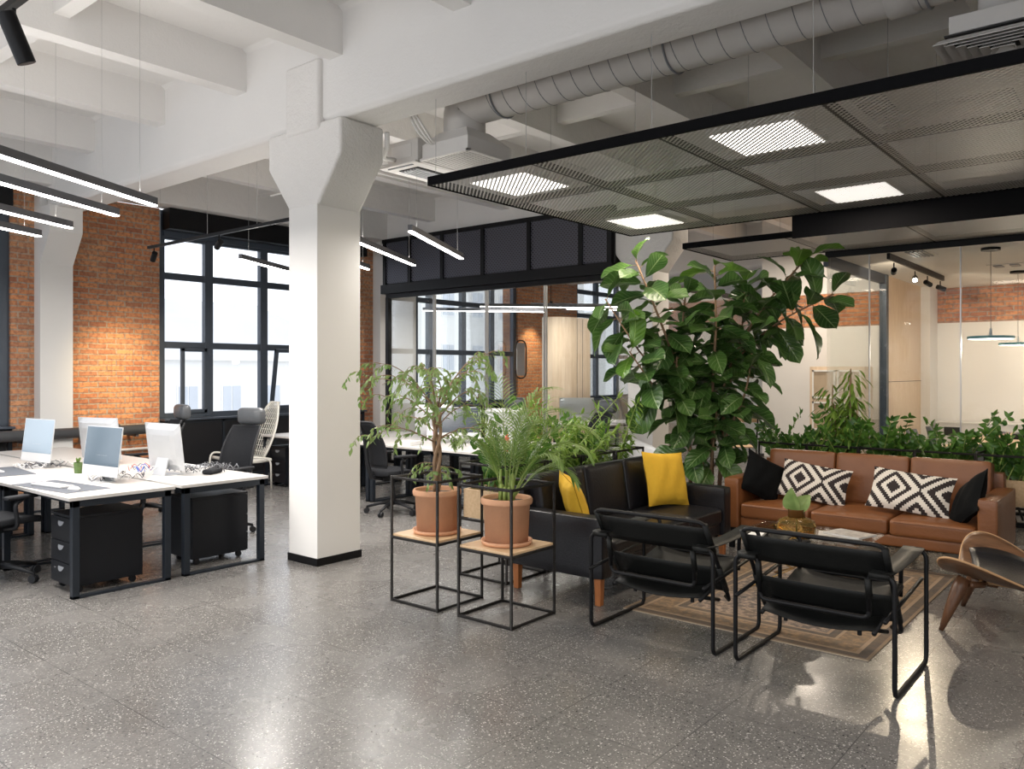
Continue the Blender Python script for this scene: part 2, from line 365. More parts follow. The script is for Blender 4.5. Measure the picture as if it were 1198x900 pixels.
    def leaf(s, base, d, up, Ln, Wd, droop=.3, fold=.15, shape='ov', wave=0., nu=4, nv=6):
        d = d.normalized(); side = d.cross(up); side = side.normalized() if side.length > 1e-4 else d.orthogonal().normalized()
        n = side.cross(d).normalized(); ph = R() * 6
        def fn(u, v):
            if shape == 'fig': w = (math.sin(PI * min(1, v * .985 + .015)) ** .55) * (.42 + .75 * v ** 1.3) * (1 - max(0, v - .86) * 1.2) if v < 1 else .0
            elif shape == 'thin': w = math.sin(PI * (v * .94 + .03)) ** .8
            else: w = math.sin(PI * (v ** .8 * .97 + .015)) ** .9
            x = (u - .5) * Wd * w
            z = -droop * Ln * v * v + fold * abs(x) * 1.6 + (wave * Ln * math.sin(v * 11 + ph) * abs(u - .5) * 2 * (1 if u > .5 else -1))
            return Vector(base) + d * (v * Ln * (1 - .12 * droop)) + side * x + n * z
        return s.grid(fn, nu, nv)
    def build(s, name, m, parent=None, smooth=False, bev=0., seg=2, sub=0, solid=0., loc=None, rot=None):
        me = bpy.data.meshes.new(name); me.from_pydata(s.v, [], s.f)
        if s.uv:
            ul = me.uv_layers.new(name='uv')
            for p in me.polygons:
                t = s.uv.get(p.index)
                if t:
                    for li, c in zip(p.loop_indices, t): ul.data[li].uv = c
        me.materials.append(mt(m)); me.validate(); me.update()
        if smooth: me.polygons.foreach_set('use_smooth', [True] * len(me.polygons))
        o = bpy.data.objects.new(name, me); COL.objects.link(o)
        if parent is not None: o.parent = parent
        if loc: o.location = loc
        if rot: o.rotation_euler = rot
        if solid:
            q = o.modifiers.new('s', 'SOLIDIFY'); q.thickness = solid; q.offset = 0
        if sub:
            q = o.modifiers.new('d', 'SUBSURF'); q.levels = sub; q.render_levels = sub
        if bev:
            q = o.modifiers.new('b', 'BEVEL'); q.width = bev; q.segments = seg; q.limit_method = 'ANGLE'; q.angle_limit = .7
            me.polygons.foreach_set('use_smooth', [True] * len(me.polygons))
            w = o.modifiers.new('w', 'WEIGHTED_NORMAL'); w.keep_sharp = True
        return o
def tag(o, label, cat, group=None, kind=None):
    o['label'] = label; o['category'] = cat
    if group: o['group'] = group
    if kind: o['kind'] = kind
    return o
def thing(name, label, cat, loc=(0, 0, 0), rz=0., group=None):
    o = bpy.data.objects.new(name, None); COL.objects.link(o); o.empty_display_size = .1
    o.location = loc; o.rotation_euler = (0, 0, rz); return tag(o, label, cat, group)
def struct(name, mb, m, label=None, cat=None, **kw):
    o = mb.build(name, m, **kw); o['kind'] = 'structure'
    o['label'] = label or name.replace('_', ' '); o['category'] = cat or name.split('_')[0]; return o
def dup(root, loc, rz=0., label=None, group=None):
    r = root.copy(); COL.objects.link(r); r.location = loc; r.rotation_euler = (0, 0, rz)
    if label: r['label'] = label
    if group: r['group'] = group
    def rec(src, dst):
        for ch in list(src.children):
            c = ch.copy(); COL.objects.link(c); c.parent = dst; rec(ch, c)
    rec(root, r); return r
def B(*a): return MB().box(*a)
def light(kind, parent, loc, power, col=(1, 1, 1), size=.1, size_y=None, rot=(0, 0, 0), angle=None, blend=.5):
    l = bpy.data.lights.new('lamp_light', kind); l.energy = power; l.color = col
    if kind == 'AREA':
        l.shape = 'RECTANGLE' if size_y else 'SQUARE'; l.size = size
        if size_y: l.size_y = size_y
    elif kind == 'SPOT': l.shadow_soft_size = size; l.spot_size = angle; l.spot_blend = blend
    else: l.shadow_soft_size = size
    o = bpy.data.objects.new('lamp_light', l); COL.objects.link(o); o.location = loc; o.rotation_euler = rot
    if parent is not None: o.parent = parent
    return o
def aim(frm, to): return (Vector(to) - Vector(frm)).to_track_quat('-Z', 'Y').to_euler()

# ================================================================== THE SETTING
WY = 11.5      # inner face of the window wall
struct('floor', B(-4, 19.6, -4, 12, -.12, 0), 'terrazzo', 'grey speckled terrazzo tile floor', 'floor')
struct('ceiling', B(-4, 19.6, -4, 12, 4.65, 4.8), 'white_concrete', 'white painted concrete ceiling slab', 'ceiling')
for i, gx in enumerate((-1.3, 4.45, 10.15, 15.9)):
    p = [(gx - .21, 3.80), (gx - .17, 3.76), (gx + .17, 3.76), (gx + .21, 3.80), (gx + .21, 4.62), (gx + .27, 4.66), (gx - .27, 4.66), (gx - .21, 4.62)]
    mb = MB(); n = len(p); y0, y1 = -4, 11.25
    mb.add([(x, y0, z) for x, z in p] + [(x, y1, z) for x, z in p], [tuple(range(n)), tuple(range(2 * n - 1, n - 1, -1))] + [(i2, n + i2, n + (i2 + 1) % n, (i2 + 1) % n) for i2 in range(n)])
    struct('ceiling_girder', mb, 'rough_concrete' if False else 'white_concrete', 'white concrete girder spanning the hall', 'beam', bev=.015)
for ye in (-3.38, -1.93, -.5, .95, 2.4, 3.85, 5.28, 6.68, 8.2, 9.87):
    for x0, x1 in ((-4, -1.5), (-1.1, 4.25), (4.65, 9.95), (10.35, 15.7), (16.1, 19.6)):
        if x0 > 10 and ye < 3.0: continue
        struct('ceiling_beam', B(x0, x1, ye, ye + .17, 4.26, 4.66), 'white_concrete', 'white secondary ceiling beam', 'beam')
ys = [-.5, .95, 2.4, 3.85, 5.28, 6.68, 8.2, 9.87, 11.1]
for k in range(len(ys) - 1):
    for rx in (1.5, 2.62, 7.3):
        if rx == 1.5 and k != 6: continue
        struct('ceiling_beam', B(rx - .06, rx + .06, ys[k] + .17, ys[k + 1], 4.42, 4.66), 'white_concrete', 'short white rib between ceiling beams', 'beam')
struct('trim_1', B(-4, 19.6, 11.1, 11.5, 4.05, 4.65), 'white_concrete', 'white edge beam along the window wall', 'beam', bev=.02)
def column(cx, cy, name='column', wall=False, lab='white square concrete column with corbelled head'):
    mb = MB(); hx, hy = .235, .2
    if wall:
        mb.box(cx - .2, cx + .2, 11.3, 11.5, 0, 4.05)
        mb.add([(cx - .2, 11.3, 3.05), (cx + .2, 11.3, 3.05), (cx + .2, 11.0, 3.45), (cx - .2, 11.0, 3.45), (cx - .2, 11.0, 3.78), (cx + .2, 11.0, 3.78), (cx + .2, 11.3, 3.78), (cx - .2, 11.3, 3.78)],
               [(0, 1, 2, 3), (3, 2, 5, 4), (4, 5, 6, 7), (0, 3, 4, 7), (1, 6, 5, 2)])
        return struct(name, mb, 'smooth_plaster', lab, 'column')
    mb.box(cx - hx, cx + hx, cy - hy, cy + hy, 0, 3.08)
    o = struct(name, mb, 'smooth_plaster', lab, 'column', bev=.008)
    cp = MB(); e = .31
    poly = [(cy - hy, 3.08), (cy + hy, 3.08), (cy + hy + e, 3.48), (cy + hy + e, 3.77), (cy + .30, 4.3), (cy - .30, 4.3), (cy - hy - e, 3.77), (cy - hy - e, 3.48)]
    poly = [(cy - hy, 3.06), (cy + hy, 3.06), (cy + hy + e, 3.46), (cy + hy + e, 3.765), (cy - hy - e, 3.765), (cy - hy - e, 3.46)]
    n = len(poly)
    cp.add([(cx - hx - .004, y, z) for y, z in poly] + [(cx + hx + .004, y, z) for y, z in poly], [tuple(range(n - 1, -1, -1)), tuple(range(n, 2 * n))] + [(i, (i + 1) % n, n + (i + 1) % n, n + i) for i in range(n)])
    cp.box(cx - .262, cx + .262, cy - .25, cy + .22, 3.70, 4.30)
    c = cp.build('column_head', 'rough_concrete', o, bev=.03)
    if cy > 5 and cx < 5:
        sk = MB()
        sk.box(cx - hx - .008, cx + hx + .008, cy - hy - .008, cy - hy, 0, .065); sk.box(cx - hx - .008, cx + hx + .008, cy + hy, cy + hy + .008, 0, .065)
        sk.box(cx - hx - .008, cx - hx, cy - hy, cy + hy, 0, .065); sk.box(cx + hx, cx + hx + .008, cy - hy, cy + hy, 0, .065)
        s = sk.build('column_skirting', 'black_metal', o)
    return o
column(4.455, 5.79); column(10.15, 5.79, lab='white concrete column behind the fiddle leaf fig'); column(4.455, -.6, lab='white concrete column at the right, out of frame')
column(4.375, 0, wall=True, lab='white column standing against the brick window wall'); column(10.15, 0, wall=True, lab='white column beside the black mesh box')
# window wall
def brickpier(x0, x1, nm):
    struct(nm, B(x0, x1, WY, 11.95, 0, 4.05), 'brick_x', 'exposed orange brick pier', 'wall')
brickpier(3.90, 5.86, 'wall_back_1'); brickpier(9.67, 10.25, 'wall_back_2'); struct('wall_back_8', B(10.25, 11.05, WY, 11.95, 0, 4.05), 'smooth_plaster', 'white plastered pier inside the glazed room', 'wall'); brickpier(14.25, 16.6, 'wall_back_3')
for k, (x0, x1) in enumerate(((-4, 3.90), (5.86, 9.67), (11.05, 14.25), (16.6, 19.6))):
    struct('wall_back_%d' % (k + 4), B(x0, x1, 11.62, 11.95, 0, .93), 'smooth_plaster', 'low wall below the window', 'wall')
def window(idx, x0, x1, mull, sash, zs=(.97, 2.05, 3.08, 3.68), tilt=None):
    y0, y1 = 11.56, 11.64; mb = MB()
    w = bpy.data.objects.new('window_%d' % idx, None); COL.objects.link(w); w['kind'] = 'structure'; w['label'] = 'tall dark grey factory window'; w['category'] = 'window'
    for z, h in ((zs[0], .12), (zs[1], .10), (zs[2], .10), (zs[3], .11)): mb.box(x0, x1, y0, y1, z - h / 2, z + h / 2)
    for x in [x0 + .04] + list(mull) + [x1 - .04]: mb.box(x - .068, x + .068, y0 - .01, y1 + .01, zs[0], 4.0)
    mb.box(x0, x1, y0, y1, 3.96, 4.05)
    for (sx0, sx1) in sash:
        t = .055
        mb.box(sx0, sx0 + t, y0 - .03, y0 + .02, zs[0] + .05, zs[1] - .04); mb.box(sx1 - t, sx1, y0 - .03, y0 + .02, zs[0] + .05, zs[1] - .04)
        mb.box(sx0, sx1, y0 - .03, y0 + .02, zs[0] + .05, zs[0] + .05 + t); mb.box(sx0, sx1, y0 - .03, y0 + .02, zs[1] - .04 - t, zs[1] - .04)
    mb.build('window_frame', 'frame_grey', w, bev=.006)
    B(x0, x1, 11.595, 11.603, zs[0], 4.0).build('window_pane', 'window_glass', w)
    B(x0, x1, 11.33, 11.56, .925, .955).build('window_sill', 'frame_grey', w, bev=.004)
    if tilt:
        tb = MB(); a, b = tilt; t = .055; H = 1.0
        tb.box(a, a + t, 0, .05, 0, H); tb.box(b - t, b, 0, .05, 0, H); tb.box(a, b, 0, .05, 0, t); tb.box(a, b, 0, .05, H - t, H)
        o = tb.build('tilted_sash', 'frame_grey', w, loc=(0, 11.5, 1.03), rot=(math.radians(9), 0, 0))
    return w
window(0, -4, 3.90, [-2.2, -.3, .6, 1.55, 2.5, 3.2], [])
window(1, 5.86, 9.67, [6.68, 7.66, 8.62], [(6.22, 6.64)], tilt=(7.75, 8.45))
window(2, 11.05, 14.25, [11.52, 12.5, 13.42], [])
window(3, 16.6, 19.6, [17.6, 18.6], [])
for k, (x0, x1) in enumerate(((-4, 3.86), (5.9, 9.63), (11.09, 14.2))):
    t = thing('roller_blind_box', ['black roller blind box above the far left window', 'black roller blind box above the window behind the desks', 'black roller blind box above the window in the glazed room'][k], 'blind')
    B(x0, x1, 11.28, 11.5, 3.74, 4.045).build('blind_housing', 'black_metal', t, bev=.01)
    B(x0 + .03, x1 - .03, 11.5, 11.52, 3.66, 3.76).build('blind_hem', 'frame_grey', t)
    r = thing('radiator_cover', ['black mesh radiator cover under the far left window', 'black mesh radiator cover under the window behind the desks', 'black mesh radiator cover under the window in the glazed room'][k], 'radiator cover')
    B(x0, x1, 11.40, 11.402, .04, .91).build('mesh_front', 'mesh_rad', r)
    B(x0, x1, 11.55, 11.6, .02, .9).build('radiator_body', 'black_metal', r)
    fm = MB(); n = max(3, round((x1 - x0) / .95)); fm.box(x0, x1, 11.385, 11.41, .0, .05); fm.box(x0, x1, 11.385, 11.41, .88, .92)
    for i in range(n + 1):
        xx = x0 + (x1 - x0) * i / n; fm.box(xx - .02, xx + .02, 11.385, 11.41, 0, .92)
    fm.build('cover_frame', 'desk_metal', r)
t = thing('heating_pipe', 'thick dark heating pipe along the brick wall under the windows', 'pipe')
MB().tube([(-3.9, 11.22, .84), (5.9, 11.22, .84)], .07, 14).build('pipe_run', 'pipe_grey', t, smooth=True)
MB().tube([(5.05, 11.22, .84), (5.15, 11.22, .84)], .085, 14).build('pipe_collar', 'pipe_grey', t, smooth=True)
bk = MB()
for x in (3.96, 4.75, 5.4): bk.box(x - .02, x + .02, 11.22, 11.5, .74, .78)
bk.build('pipe_bracket', 'pipe_grey', t)
tag(MB().tube([(4.6, 11.42, .55), (5.86, 11.42, .55)], .018, 8).build('thin_pipe', 'white_paint', smooth=True), 'thin white pipe low on the brick pier behind the desks', 'pipe')

# right-hand side: back wall, glazed rooms
struct('wall_right', B(15.3, 15.5, -4, 6.2, 0, 2.48), 'smooth_plaster', 'plain white back wall of the meeting room', 'wall')
struct('wall_right_brick', B(15.3, 15.5, -4, 6.2, 2.48, 3.10), 'brick_y', 'strip of exposed brick on top of the back wall', 'wall')
struct('wall_right_top', B(15.3, 15.5, -4, 6.2, 3.10, 4.65), 'smooth_plaster', 'white upper back wall', 'wall')
struct('wall_far', B(19.4, 19.6, 6.2, 11.6, 0, 4.65), 'smooth_plaster', 'white end wall of the glazed room', 'wall')
struct('wall_side', B(15.5, 19.6, 6.1, 6.2, 0, 4.65), 'smooth_plaster', 'white side wall of the glazed room', 'wall')
struct('wall_front', B(-4, 16, -4.1, -4, 0, 4.65), 'smooth_plaster', 'white wall behind the camera', 'wall')
struct('ceiling_meeting_room', B(10.0, 15.3, -4, 3.25, 3.07, 3.13), 'smooth_plaster', 'smooth white ceiling of the meeting room', 'ceiling')
struct('wall_over_glass', B(9.99, 10.06, -4, 3.25, 3.07, 3.76), 'smooth_plaster', 'white bulkhead over the meeting room glass', 'wall')
struct('wall_wood', B(12.64, 14.75, 3.24, 3.32, 0, 3.07), 'wood_panel', 'pale birch panelled side wall of the meeting room', 'wall')
struct('trim_2', B(12.64, 14.75, 3.236, 3.24, 1.495, 1.503), 'dark_gap', 'dark joint between the birch panels', 'trim')
struct('wall_pier', B(14.75, 15.3, 3.1, 3.5, 0, 3.07), 'smooth_plaster', 'small white pier in the meeting room corner', 'wall')
struct('floor_meeting_room', B(10.06, 15.3, -4, 3.24, 0, .006), 'carpet', 'grey carpet of the meeting room', 'floor')
def glasswall(name, lab, panes, frames, m='room_glass', fm='black_metal'):
    t = bpy.data.objects.new(name, None); COL.objects.link(t); t['kind'] = 'structure'; t['label'] = lab; t['category'] = 'glass partition'
    for p in panes: B(*p).build('glass_pane', m, t)
    f = MB()
    for p in frames: f.box(*p)
    f.build('partition_frame', fm, t, bev=.003); return t
ps = [(9.995, 10.005, y, y + 1.245, .05, 3.07) for y in (-3.2, -1.95, -.70, .55)] + [(9.995, 10.005, 1.80, 3.2, .05, 3.07)]
glasswall('trim_3', 'frameless glass front of the meeting room', ps, [(9.97, 10.03, -4, 3.25, 0, .05), (9.965, 9.99, -4, 3.25, 3.03, 3.11)])
glasswall('trim_4', 'glass side wall of the meeting room', [(10.05, 11.3, 3.245, 3.255, .05, 2.95), (11.305, 12.5, 3.245, 3.255, .05, 2.95)],
          [(9.99, 12.6, 3.22, 3.28, 2.93, 3.07), (12.5, 12.62, 3.2, 3.3, 0, 3.07), (9.99, 12.6, 3.22, 3.28, 0, .05)], fm='frame_grey')
ps = [(9.895, 9.905, 6.25 + i * 1.2, 6.25 + (i + 1) * 1.2 - .012, .05, 3.0) for i in range(4)]
glasswall('trim_5', 'glass front of the work room under the black mesh box', ps + [(9.95, 15.4, 6.195, 6.205, .05, 3.0)],
          [(9.86, 9.94, 6.19, 11.05, 2.98, 3.06), (9.86, 9.94, 6.19, 11.05, 0, .05), (9.86, 9.94, 10.98, 11.06, 0, 3.0), (9.94, 15.4, 6.16, 6.24, 2.98, 3.06), (9.94, 15.4, 6.16, 6.24, 0, .05)])
jn = MB()
for i in range(1, 5): jn.box(9.88, 9.92, 6.25 + i * 1.2 - .03, 6.25 + i * 1.2 - .022, .05, 3.0); jn.box(9.88, 9.92, 6.25 + i * 1.2 + .012, 6.25 + i * 1.2 + .02, .05, 3.0)
struct('trim_6', jn, 'alum', 'vertical joints of the glass front', 'trim')
jn = MB()
for y in (2.75, 1.797, .547, -.70): jn.box(9.985, 10.015, y - .008, y + .004, .05, 3.07)
struct('trim_7', jn, 'alum', 'vertical joints of the meeting room glass front', 'trim')
# black mesh box over the glass
t = thing('mesh_bulkhead', 'long black perforated mesh box above the glass front', 'bulkhead')
yy = [6.25, 6.75, 7.72, 8.68, 9.6, 10.4, 11.05]
for a, b in zip(yy[:-1], yy[1:]):
    B(9.845, 9.85, a + .03, b - .03, 3.24, 4.0).build('mesh_panel', 'mesh_panel', t)
B(9.9, 9.93, 6.19, 11.05, 3.06, 4.02).build('backing', 'dark_gap', t)
fm = MB(); fm.box(9.8, 9.93, 6.19, 11.12, 3.06, 3.22); fm.box(9.83, 9.93, 6.19, 11.12, 3.98, 4.05)
for y in yy: fm.box(9.82, 9.9, y - .035, y + .035, 3.2, 4.0)
fm.build('bulkhead_frame', 'black_metal', t)
B(9.93, 11.5, 6.19, 6.24, 3.06, 4.05).build('end_panel', 'black_metal', t)

# ================================================================== OUTSIDE
def house(name, lab, x0, x1, y, h, rows, cols, roofh, hip=True):
    t = thing(name, lab, 'building', (x0, y, -6)); w = x1 - x0
    B(0, w, 0, 8, 0, h).build('facade', 'facade', t)
    dx = w / cols; dz = h / rows
    for r in range(rows):
        for c in range(cols):
            wx = dx * (c + .5); wz = dz * (r + .3)
            o = B(wx - .55, wx + .55, -.06, .0, wz, wz + 1.7).build('window', 'white_paint', t)
            MB().box(wx - .47, wx - .04, -.09, -.05, wz + .08, wz + 1.62).box(wx + .04, wx + .47, -.09, -.05, wz + .08, wz + 1.62).build('pane', 'facade_glass', o)
    B(-.3, w + .3, -.3, 8.3, h, h + .3).build('cornice', 'facade', t)
    if roofh:
        i = 4 if hip else .1
        MB().add([(-.3, -.3, h + .3), (w + .3, -.3, h + .3), (w + .3, 8.3, h + .3), (-.3, 8.3, h + .3), (i, 4, h + roofh), (w - i, 4, h + roofh)],
                 [(0, 1, 5, 4), (2, 3, 4, 5), (0, 4, 3), (1, 2, 5), (3, 2, 1, 0)]).build('roof', 'facade_roof', t)
    return t
house('town_house', 'pale two storey house with a hipped roof seen through the window behind the desks', 14, 30, 36, 8.2, 2, 7, 3.2)
house('town_house', 'pale house farther left seen low through the window behind the desks', 1, 13, 44, 8.0, 2, 5, 2.6)
house('apartment_block', 'tall cream apartment block seen through the glazed room window', 34, 50, 34, 20, 6, 6, 0)
house('apartment_block', 'grey white office block seen through the farthest window', 53, 80, 34, 12, 4, 8, 0)
struct('ground_outside', B(-40, 120, 14, 120, -6.3, -6), 'facade_roof', 'pale street outside', 'ground')

# ================================================================== CEILING SERVICES
# canopies of perforated metal
def canopy(lab, x0, x1, y1, y0, z, nx, ny, lamps, g='mesh canopies'):
    t = thing('mesh_canopy', lab, 'ceiling canopy', (0, 0, 0)); dx = (x1 - x0) / nx; dy = (y1 - y0) / ny
    for i in range(nx):
        for j in range(ny):
            B(x0 + dx * i + .01, x0 + dx * (i + 1) - .01, y1 - dy * (j + 1) + .01, y1 - dy * j - .01, z, z + .002).build('mesh_tile', 'mesh_ceiling', t)
    f = MB()
    for i in range(1, nx): f.box(x0 + dx * i - .025, x0 + dx * i + .025, y0, y1, z + .004, z + .05)
    for j in range(1, ny): f.box(x0, x1, y1 - dy * j - .02, y1 - dy * j + .02, z + .004, z + .05)
    f.build('tile_grid', 'mesh_grid', t)
    e = MB(); e.box(x0 - .012, x0 + .012, y0, y1, z - .005, z + .06).box(x1 - .012, x1 + .012, y0, y1, z - .005, z + .06).box(x0, x1, y1 - .012, y1 + .012, z - .005, z + .06)
    e.build('edge_frame', 'matte_black', t)
    for j in range(0, ny + 1):
        for x in (x0 + .02, (x0 + x1) / 2, x1 - .02):
            yy_ = y1 - dy * j + (-.06 if j == 0 else .05)
            MB().tube([(x, yy_, z + .05), (x, yy_, 4.3)], .0022, 5).build('suspension_wire', 'wire', t)
    return t
mat('mesh_grid', (.055, .052, .05), .5, .3); mat('wire', (.45, .45, .45), .4, .5)
MATS['mesh_grid'] = bpy.data.materials['mesh_grid']; MATS['wire'] = bpy.data.materials['wire']
canopy('large perforated metal canopy with four light panels over the lounge', 4.42, 7.44, 4.46, -1.54, 3.1, 3, 6, [])
canopy('narrow perforated metal canopy in front of the meeting room glass', 8.6, 9.94, 4.44, -1.56, 3.1, 1, 5, [])
tag(B(7.47, 7.49, -1.54, 2.74, 2.895, 3.10).build('canopy_fascia', 'matte_black', bev=.003), 'deep black fascia board hanging below the back edge of the large canopy', 'fascia')
for (px_, py_, lab) in ((4.93, 3.96, 'square light panel at the left front corner of the large canopy'), (4.95, 1.97, 'largest square light panel at the front edge of the canopy'), (6.93, 1.98, 'square light panel at the right back, next to the black fascia'), (6.93, 3.98, 'square light panel just above the tip of the fiddle leaf fig')):
    t = thing('ceiling_light_panel', lab, 'ceiling light', (px_, py_, 3.12), 0, 'light panels above the mesh')
    h = B(-.30, .30, -.28, .28, .0, .04).build('panel_housing', 'white_paint', t)
    B(-.285, .285, -.265, .265, -.004, .0).build('diffuser', 'led_panel', t)
    light('AREA', t, (0, 0, -.03), PANEL_W, WARM, .5)
# spiral duct
t = thing('ventilation_duct', 'round spiral air duct running along the concrete girder', 'duct')
pts = fillet([(5.2, 4.80, 3.74), (5.2, 4.80, 3.985), (5.2, 4.45, 3.985)], .3, 8)[:-1] + [(5.2, y, 3.985) for y in (4.4, 3, 1.5, 0, -1.5, -4)]
MB().tube(pts, .185, 28).build('duct_pipe', 'duct', t, smooth=True)
sm = MB()
for i in range(34):
    y = 4.4 - i * .17
    if y < -3.9: break
    sm.tube([(5.2 + .1865 * math.cos(a), y + .03 * math.sin(a), 3.985 + .1865 * math.sin(a)) for a in [2 * PI * k / 24 for k in range(24)]], .0028, 4, closed=True)
sm.build('spiral_seam', 'duct_seam' if False else 'grey_plastic', t)
for y in (4.35, 2.75, 1.1):
    cl = MB(); cl.tube([(5.2 + .193 * math.cos(a), y, 3.985 + .193 * math.sin(a)) for a in [2 * PI * k / 24 for k in range(24)]], .008, 6, closed=True); cl.tube([(5.2, y, 4.17), (5.2, y, 4.66)], .005, 5); cl.build('duct_clamp', 'grey_plastic', t)
MB().tube([(5.2, 1.32, 3.985), (5.2, 1.18, 3.985)], .20, 28).build('duct_joint', 'duct', t, smooth=True)
# ac unit (two halves)
def grille(mb, x0, x1, y0, y1, z, n=14):
    for i in range(n):
        y = y0 + (y1 - y0) * (i + .5) / n; mb.box(x0, x1, y - (y1 - y0) / n * .28, y + (y1 - y0) / n * .28, z - .012, z)
t = thing('supply_air_diffuser', 'white ceiling air diffuser box where the round duct ends', 'air diffuser', (0, 0, 0))
mb = MB(); mb.box(4.95, 5.58, 4.52, 4.56, 3.5, 3.52); mb.box(4.95, 5.58, 5.1, 5.13, 3.5, 3.52); mb.box(4.95, 4.98, 4.52, 5.13, 3.5, 3.52); mb.box(5.55, 5.58, 4.52, 5.13, 3.5, 3.52)
mb.build('diffuser_frame', 'ac_white', t, bev=.003)
g = MB(); grille(g, 4.98, 5.55, 4.56, 5.1, 3.52, 15); g.build('louvre', 'ac_white', t)
MB().add([(4.98, 4.56, 3.53), (5.55, 4.56, 3.53), (5.55, 5.1, 3.53), (4.98, 5.1, 3.53), (4.98, 4.56, 3.64), (5.55, 4.56, 3.64), (5.55, 5.1, 3.64), (4.98, 5.1, 3.64), (5.05, 4.64, 3.74), (5.36, 4.64, 3.74), (5.36, 4.97, 3.74), (5.05, 4.97, 3.74)],
    [(0, 4, 5, 1), (1, 5, 6, 2), (2, 6, 7, 3), (3, 7, 4, 0), (4, 8, 9, 5), (5, 9, 10, 6), (6, 10, 11, 7), (7, 11, 8, 4), (8, 11, 10, 9)]).build('plenum_box', 'ac_white', t)
B(4.99, 5.54, 4.57, 5.09, 3.58, 3.59).build('inside', 'dark_gap', t)
t = thing('cassette_air_conditioner', 'white cassette air conditioner next to the column head', 'air conditioner', (0, 0, 0))
B(5.0, 5.5, 5.18, 5.58, 3.52, 3.74).build('unit_body', 'ac_white', t, bev=.01)
mb = MB(); mb.box(4.93, 5.58, 5.14, 5.62, 3.50, 3.52); mb.build('face_plate', 'ac_white', t, bev=.006)
g = MB(); g.box(5.07, 5.44, 5.25, 5.5, 3.494, 3.50); g.build('intake_grille', 'dark_gap', t)
g = MB(); g.box(4.97, 4.99, 5.22, 5.54, 3.493, 3.5); g.box(5.52, 5.54, 5.22, 5.54, 3.493, 3.5); g.build('air_slot', 'grey_plastic', t)
g = MB(); grille(g, 5.08, 5.43, 5.26, 5.49, 3.492, 6); g.build('slat', 'alum', t)
g = MB(); g.box(4.995, 4.999, 5.26, 5.52, 3.58, 3.70); g.build('service_panel', 'white_paint', t, bev=.002)
for k, c in enumerate((0, .05, .1)):
    tag(MB().tube(fillet([(4.72, 5.0 - c * .6, 3.85), (4.8, 5.0 - c, 3.72), (4.95, 4.98 - c * .5, 3.62), (5.05 + c * .4, 5.0, 3.66)], .08), .010, 7).build('refrigerant_hose', 'white_paint', smooth=True), ['white hose looping from the girder to the diffuser, uppermost', 'white hose looping from the girder to the diffuser, middle', 'white hose looping from the girder to the diffuser, lowest'][k], 'hose', 'hoses by the air conditioner')
tag(MB().tube(fillet([(4.70, 5.25, 3.72), (4.75, 5.3, 3.62), (4.78, 5.4, 3.54), (4.94, 5.42, 3.56)], .05), .022, 9).build('condensate_pipe', 'white_paint', smooth=True), 'short thick white pipe bending into the air conditioner', 'pipe')
# square diffuser upper right
t = thing('square_air_diffuser', 'square louvred air diffuser above the canopy at the upper right', 'air diffuser', (5.36, .74, 3.5))
for k in range(6):
    a = .31 - k * .05; z = 0; MB().add([(-a, -a, z), (a, -a, z), (a, a, z), (-a, a, z), (-a + .035, -a + .035, z + .03), (a - .035, -a + .035, z + .03), (a - .035, a - .035, z + .03), (-a + .035, a - .035, z + .03)],
        [(0, 1, 5, 4), (1, 2, 6, 5), (2, 3, 7, 6), (3, 0, 4, 7)]).build('louvre_ring', 'duct', t, solid=.004)
B(-.24, .24, -.24, .24, .07, .17).build('diffuser_box', 'duct', t, bev=.005)
B(-.26, .26, -.26, .26, .052, .06).build('inside', 'dark_gap', t)
MB().cyl((0, 0, .2), (0, 0, .5), .13, n=20).build('duct_neck', 'duct', t, smooth=True)
# linear pendant lamps: diagonal to the building
ANG = math.radians(28.0)
def bar_lamp(lab, end, ln=1.78, z=2.9, grp='linear pendants over the desks', ang=ANG, power=None):
    e = Vector(end); c = Vector((e.x - math.cos(ang) * ln / 2, e.y - math.sin(ang) * ln / 2))
    t = thing('linear_pendant_lamp', lab, 'pendant lamp', (c.x, c.y, z), ang, grp)
    B(-ln / 2, ln / 2, -.022, .022, .006, .062).build('housing', 'bar_grey', t, bev=.002)
    B(-ln / 2 + .004, ln / 2 - .004, -.021, .021, -.004, .006).build('diffuser', 'led', t)
    for x in (-ln / 2 + .18, ln / 2 - .18): MB().tube([(x, 0, .06), (x, 0, 1.73)], .0014, 5).build('suspension_wire', 'wire', t)
    light('AREA', t, (0, 0, -.02), power or BAR_W, NEUT, ln * .95, .03)
    light('AREA', t, (0, 0, .075), (power or BAR_W) * .12, NEUT, ln * .95, .03, rot=(PI, 0, 0))  # added upward light without a visible source, brightens the ceiling
    return t
MATS['bar_grey'] = mat('bar_grey', (.10, .10, .11), .45, .2)
for ex, ey, lab in ((2.99, 5.93, 'longest looking pendant bar lamp, topmost of four over the left desks'), (2.99, 6.55, 'second pendant bar lamp from the top over the left desks'), (2.99, 7.42, 'third pendant bar lamp from the top over the left desks'), (2.99, 8.10, 'lowest hanging looking of the four pendant bars over the left desks')):
    bar_lamp(lab, (ex, ey))
for ex, ey, lab in ((6.6, 6.9, 'pendant bar lamp just right of the white column'), (6.54, 6.08, 'pendant bar lamp farther right of the column, by the black mesh box'), (6.5, 7.6, 'pendant bar lamp whose tip shows right behind the column'), (6.58, 8.85, 'pendant bar lamp whose tip shows left of the column before the window')):
    bar_lamp(lab, (ex, ey))
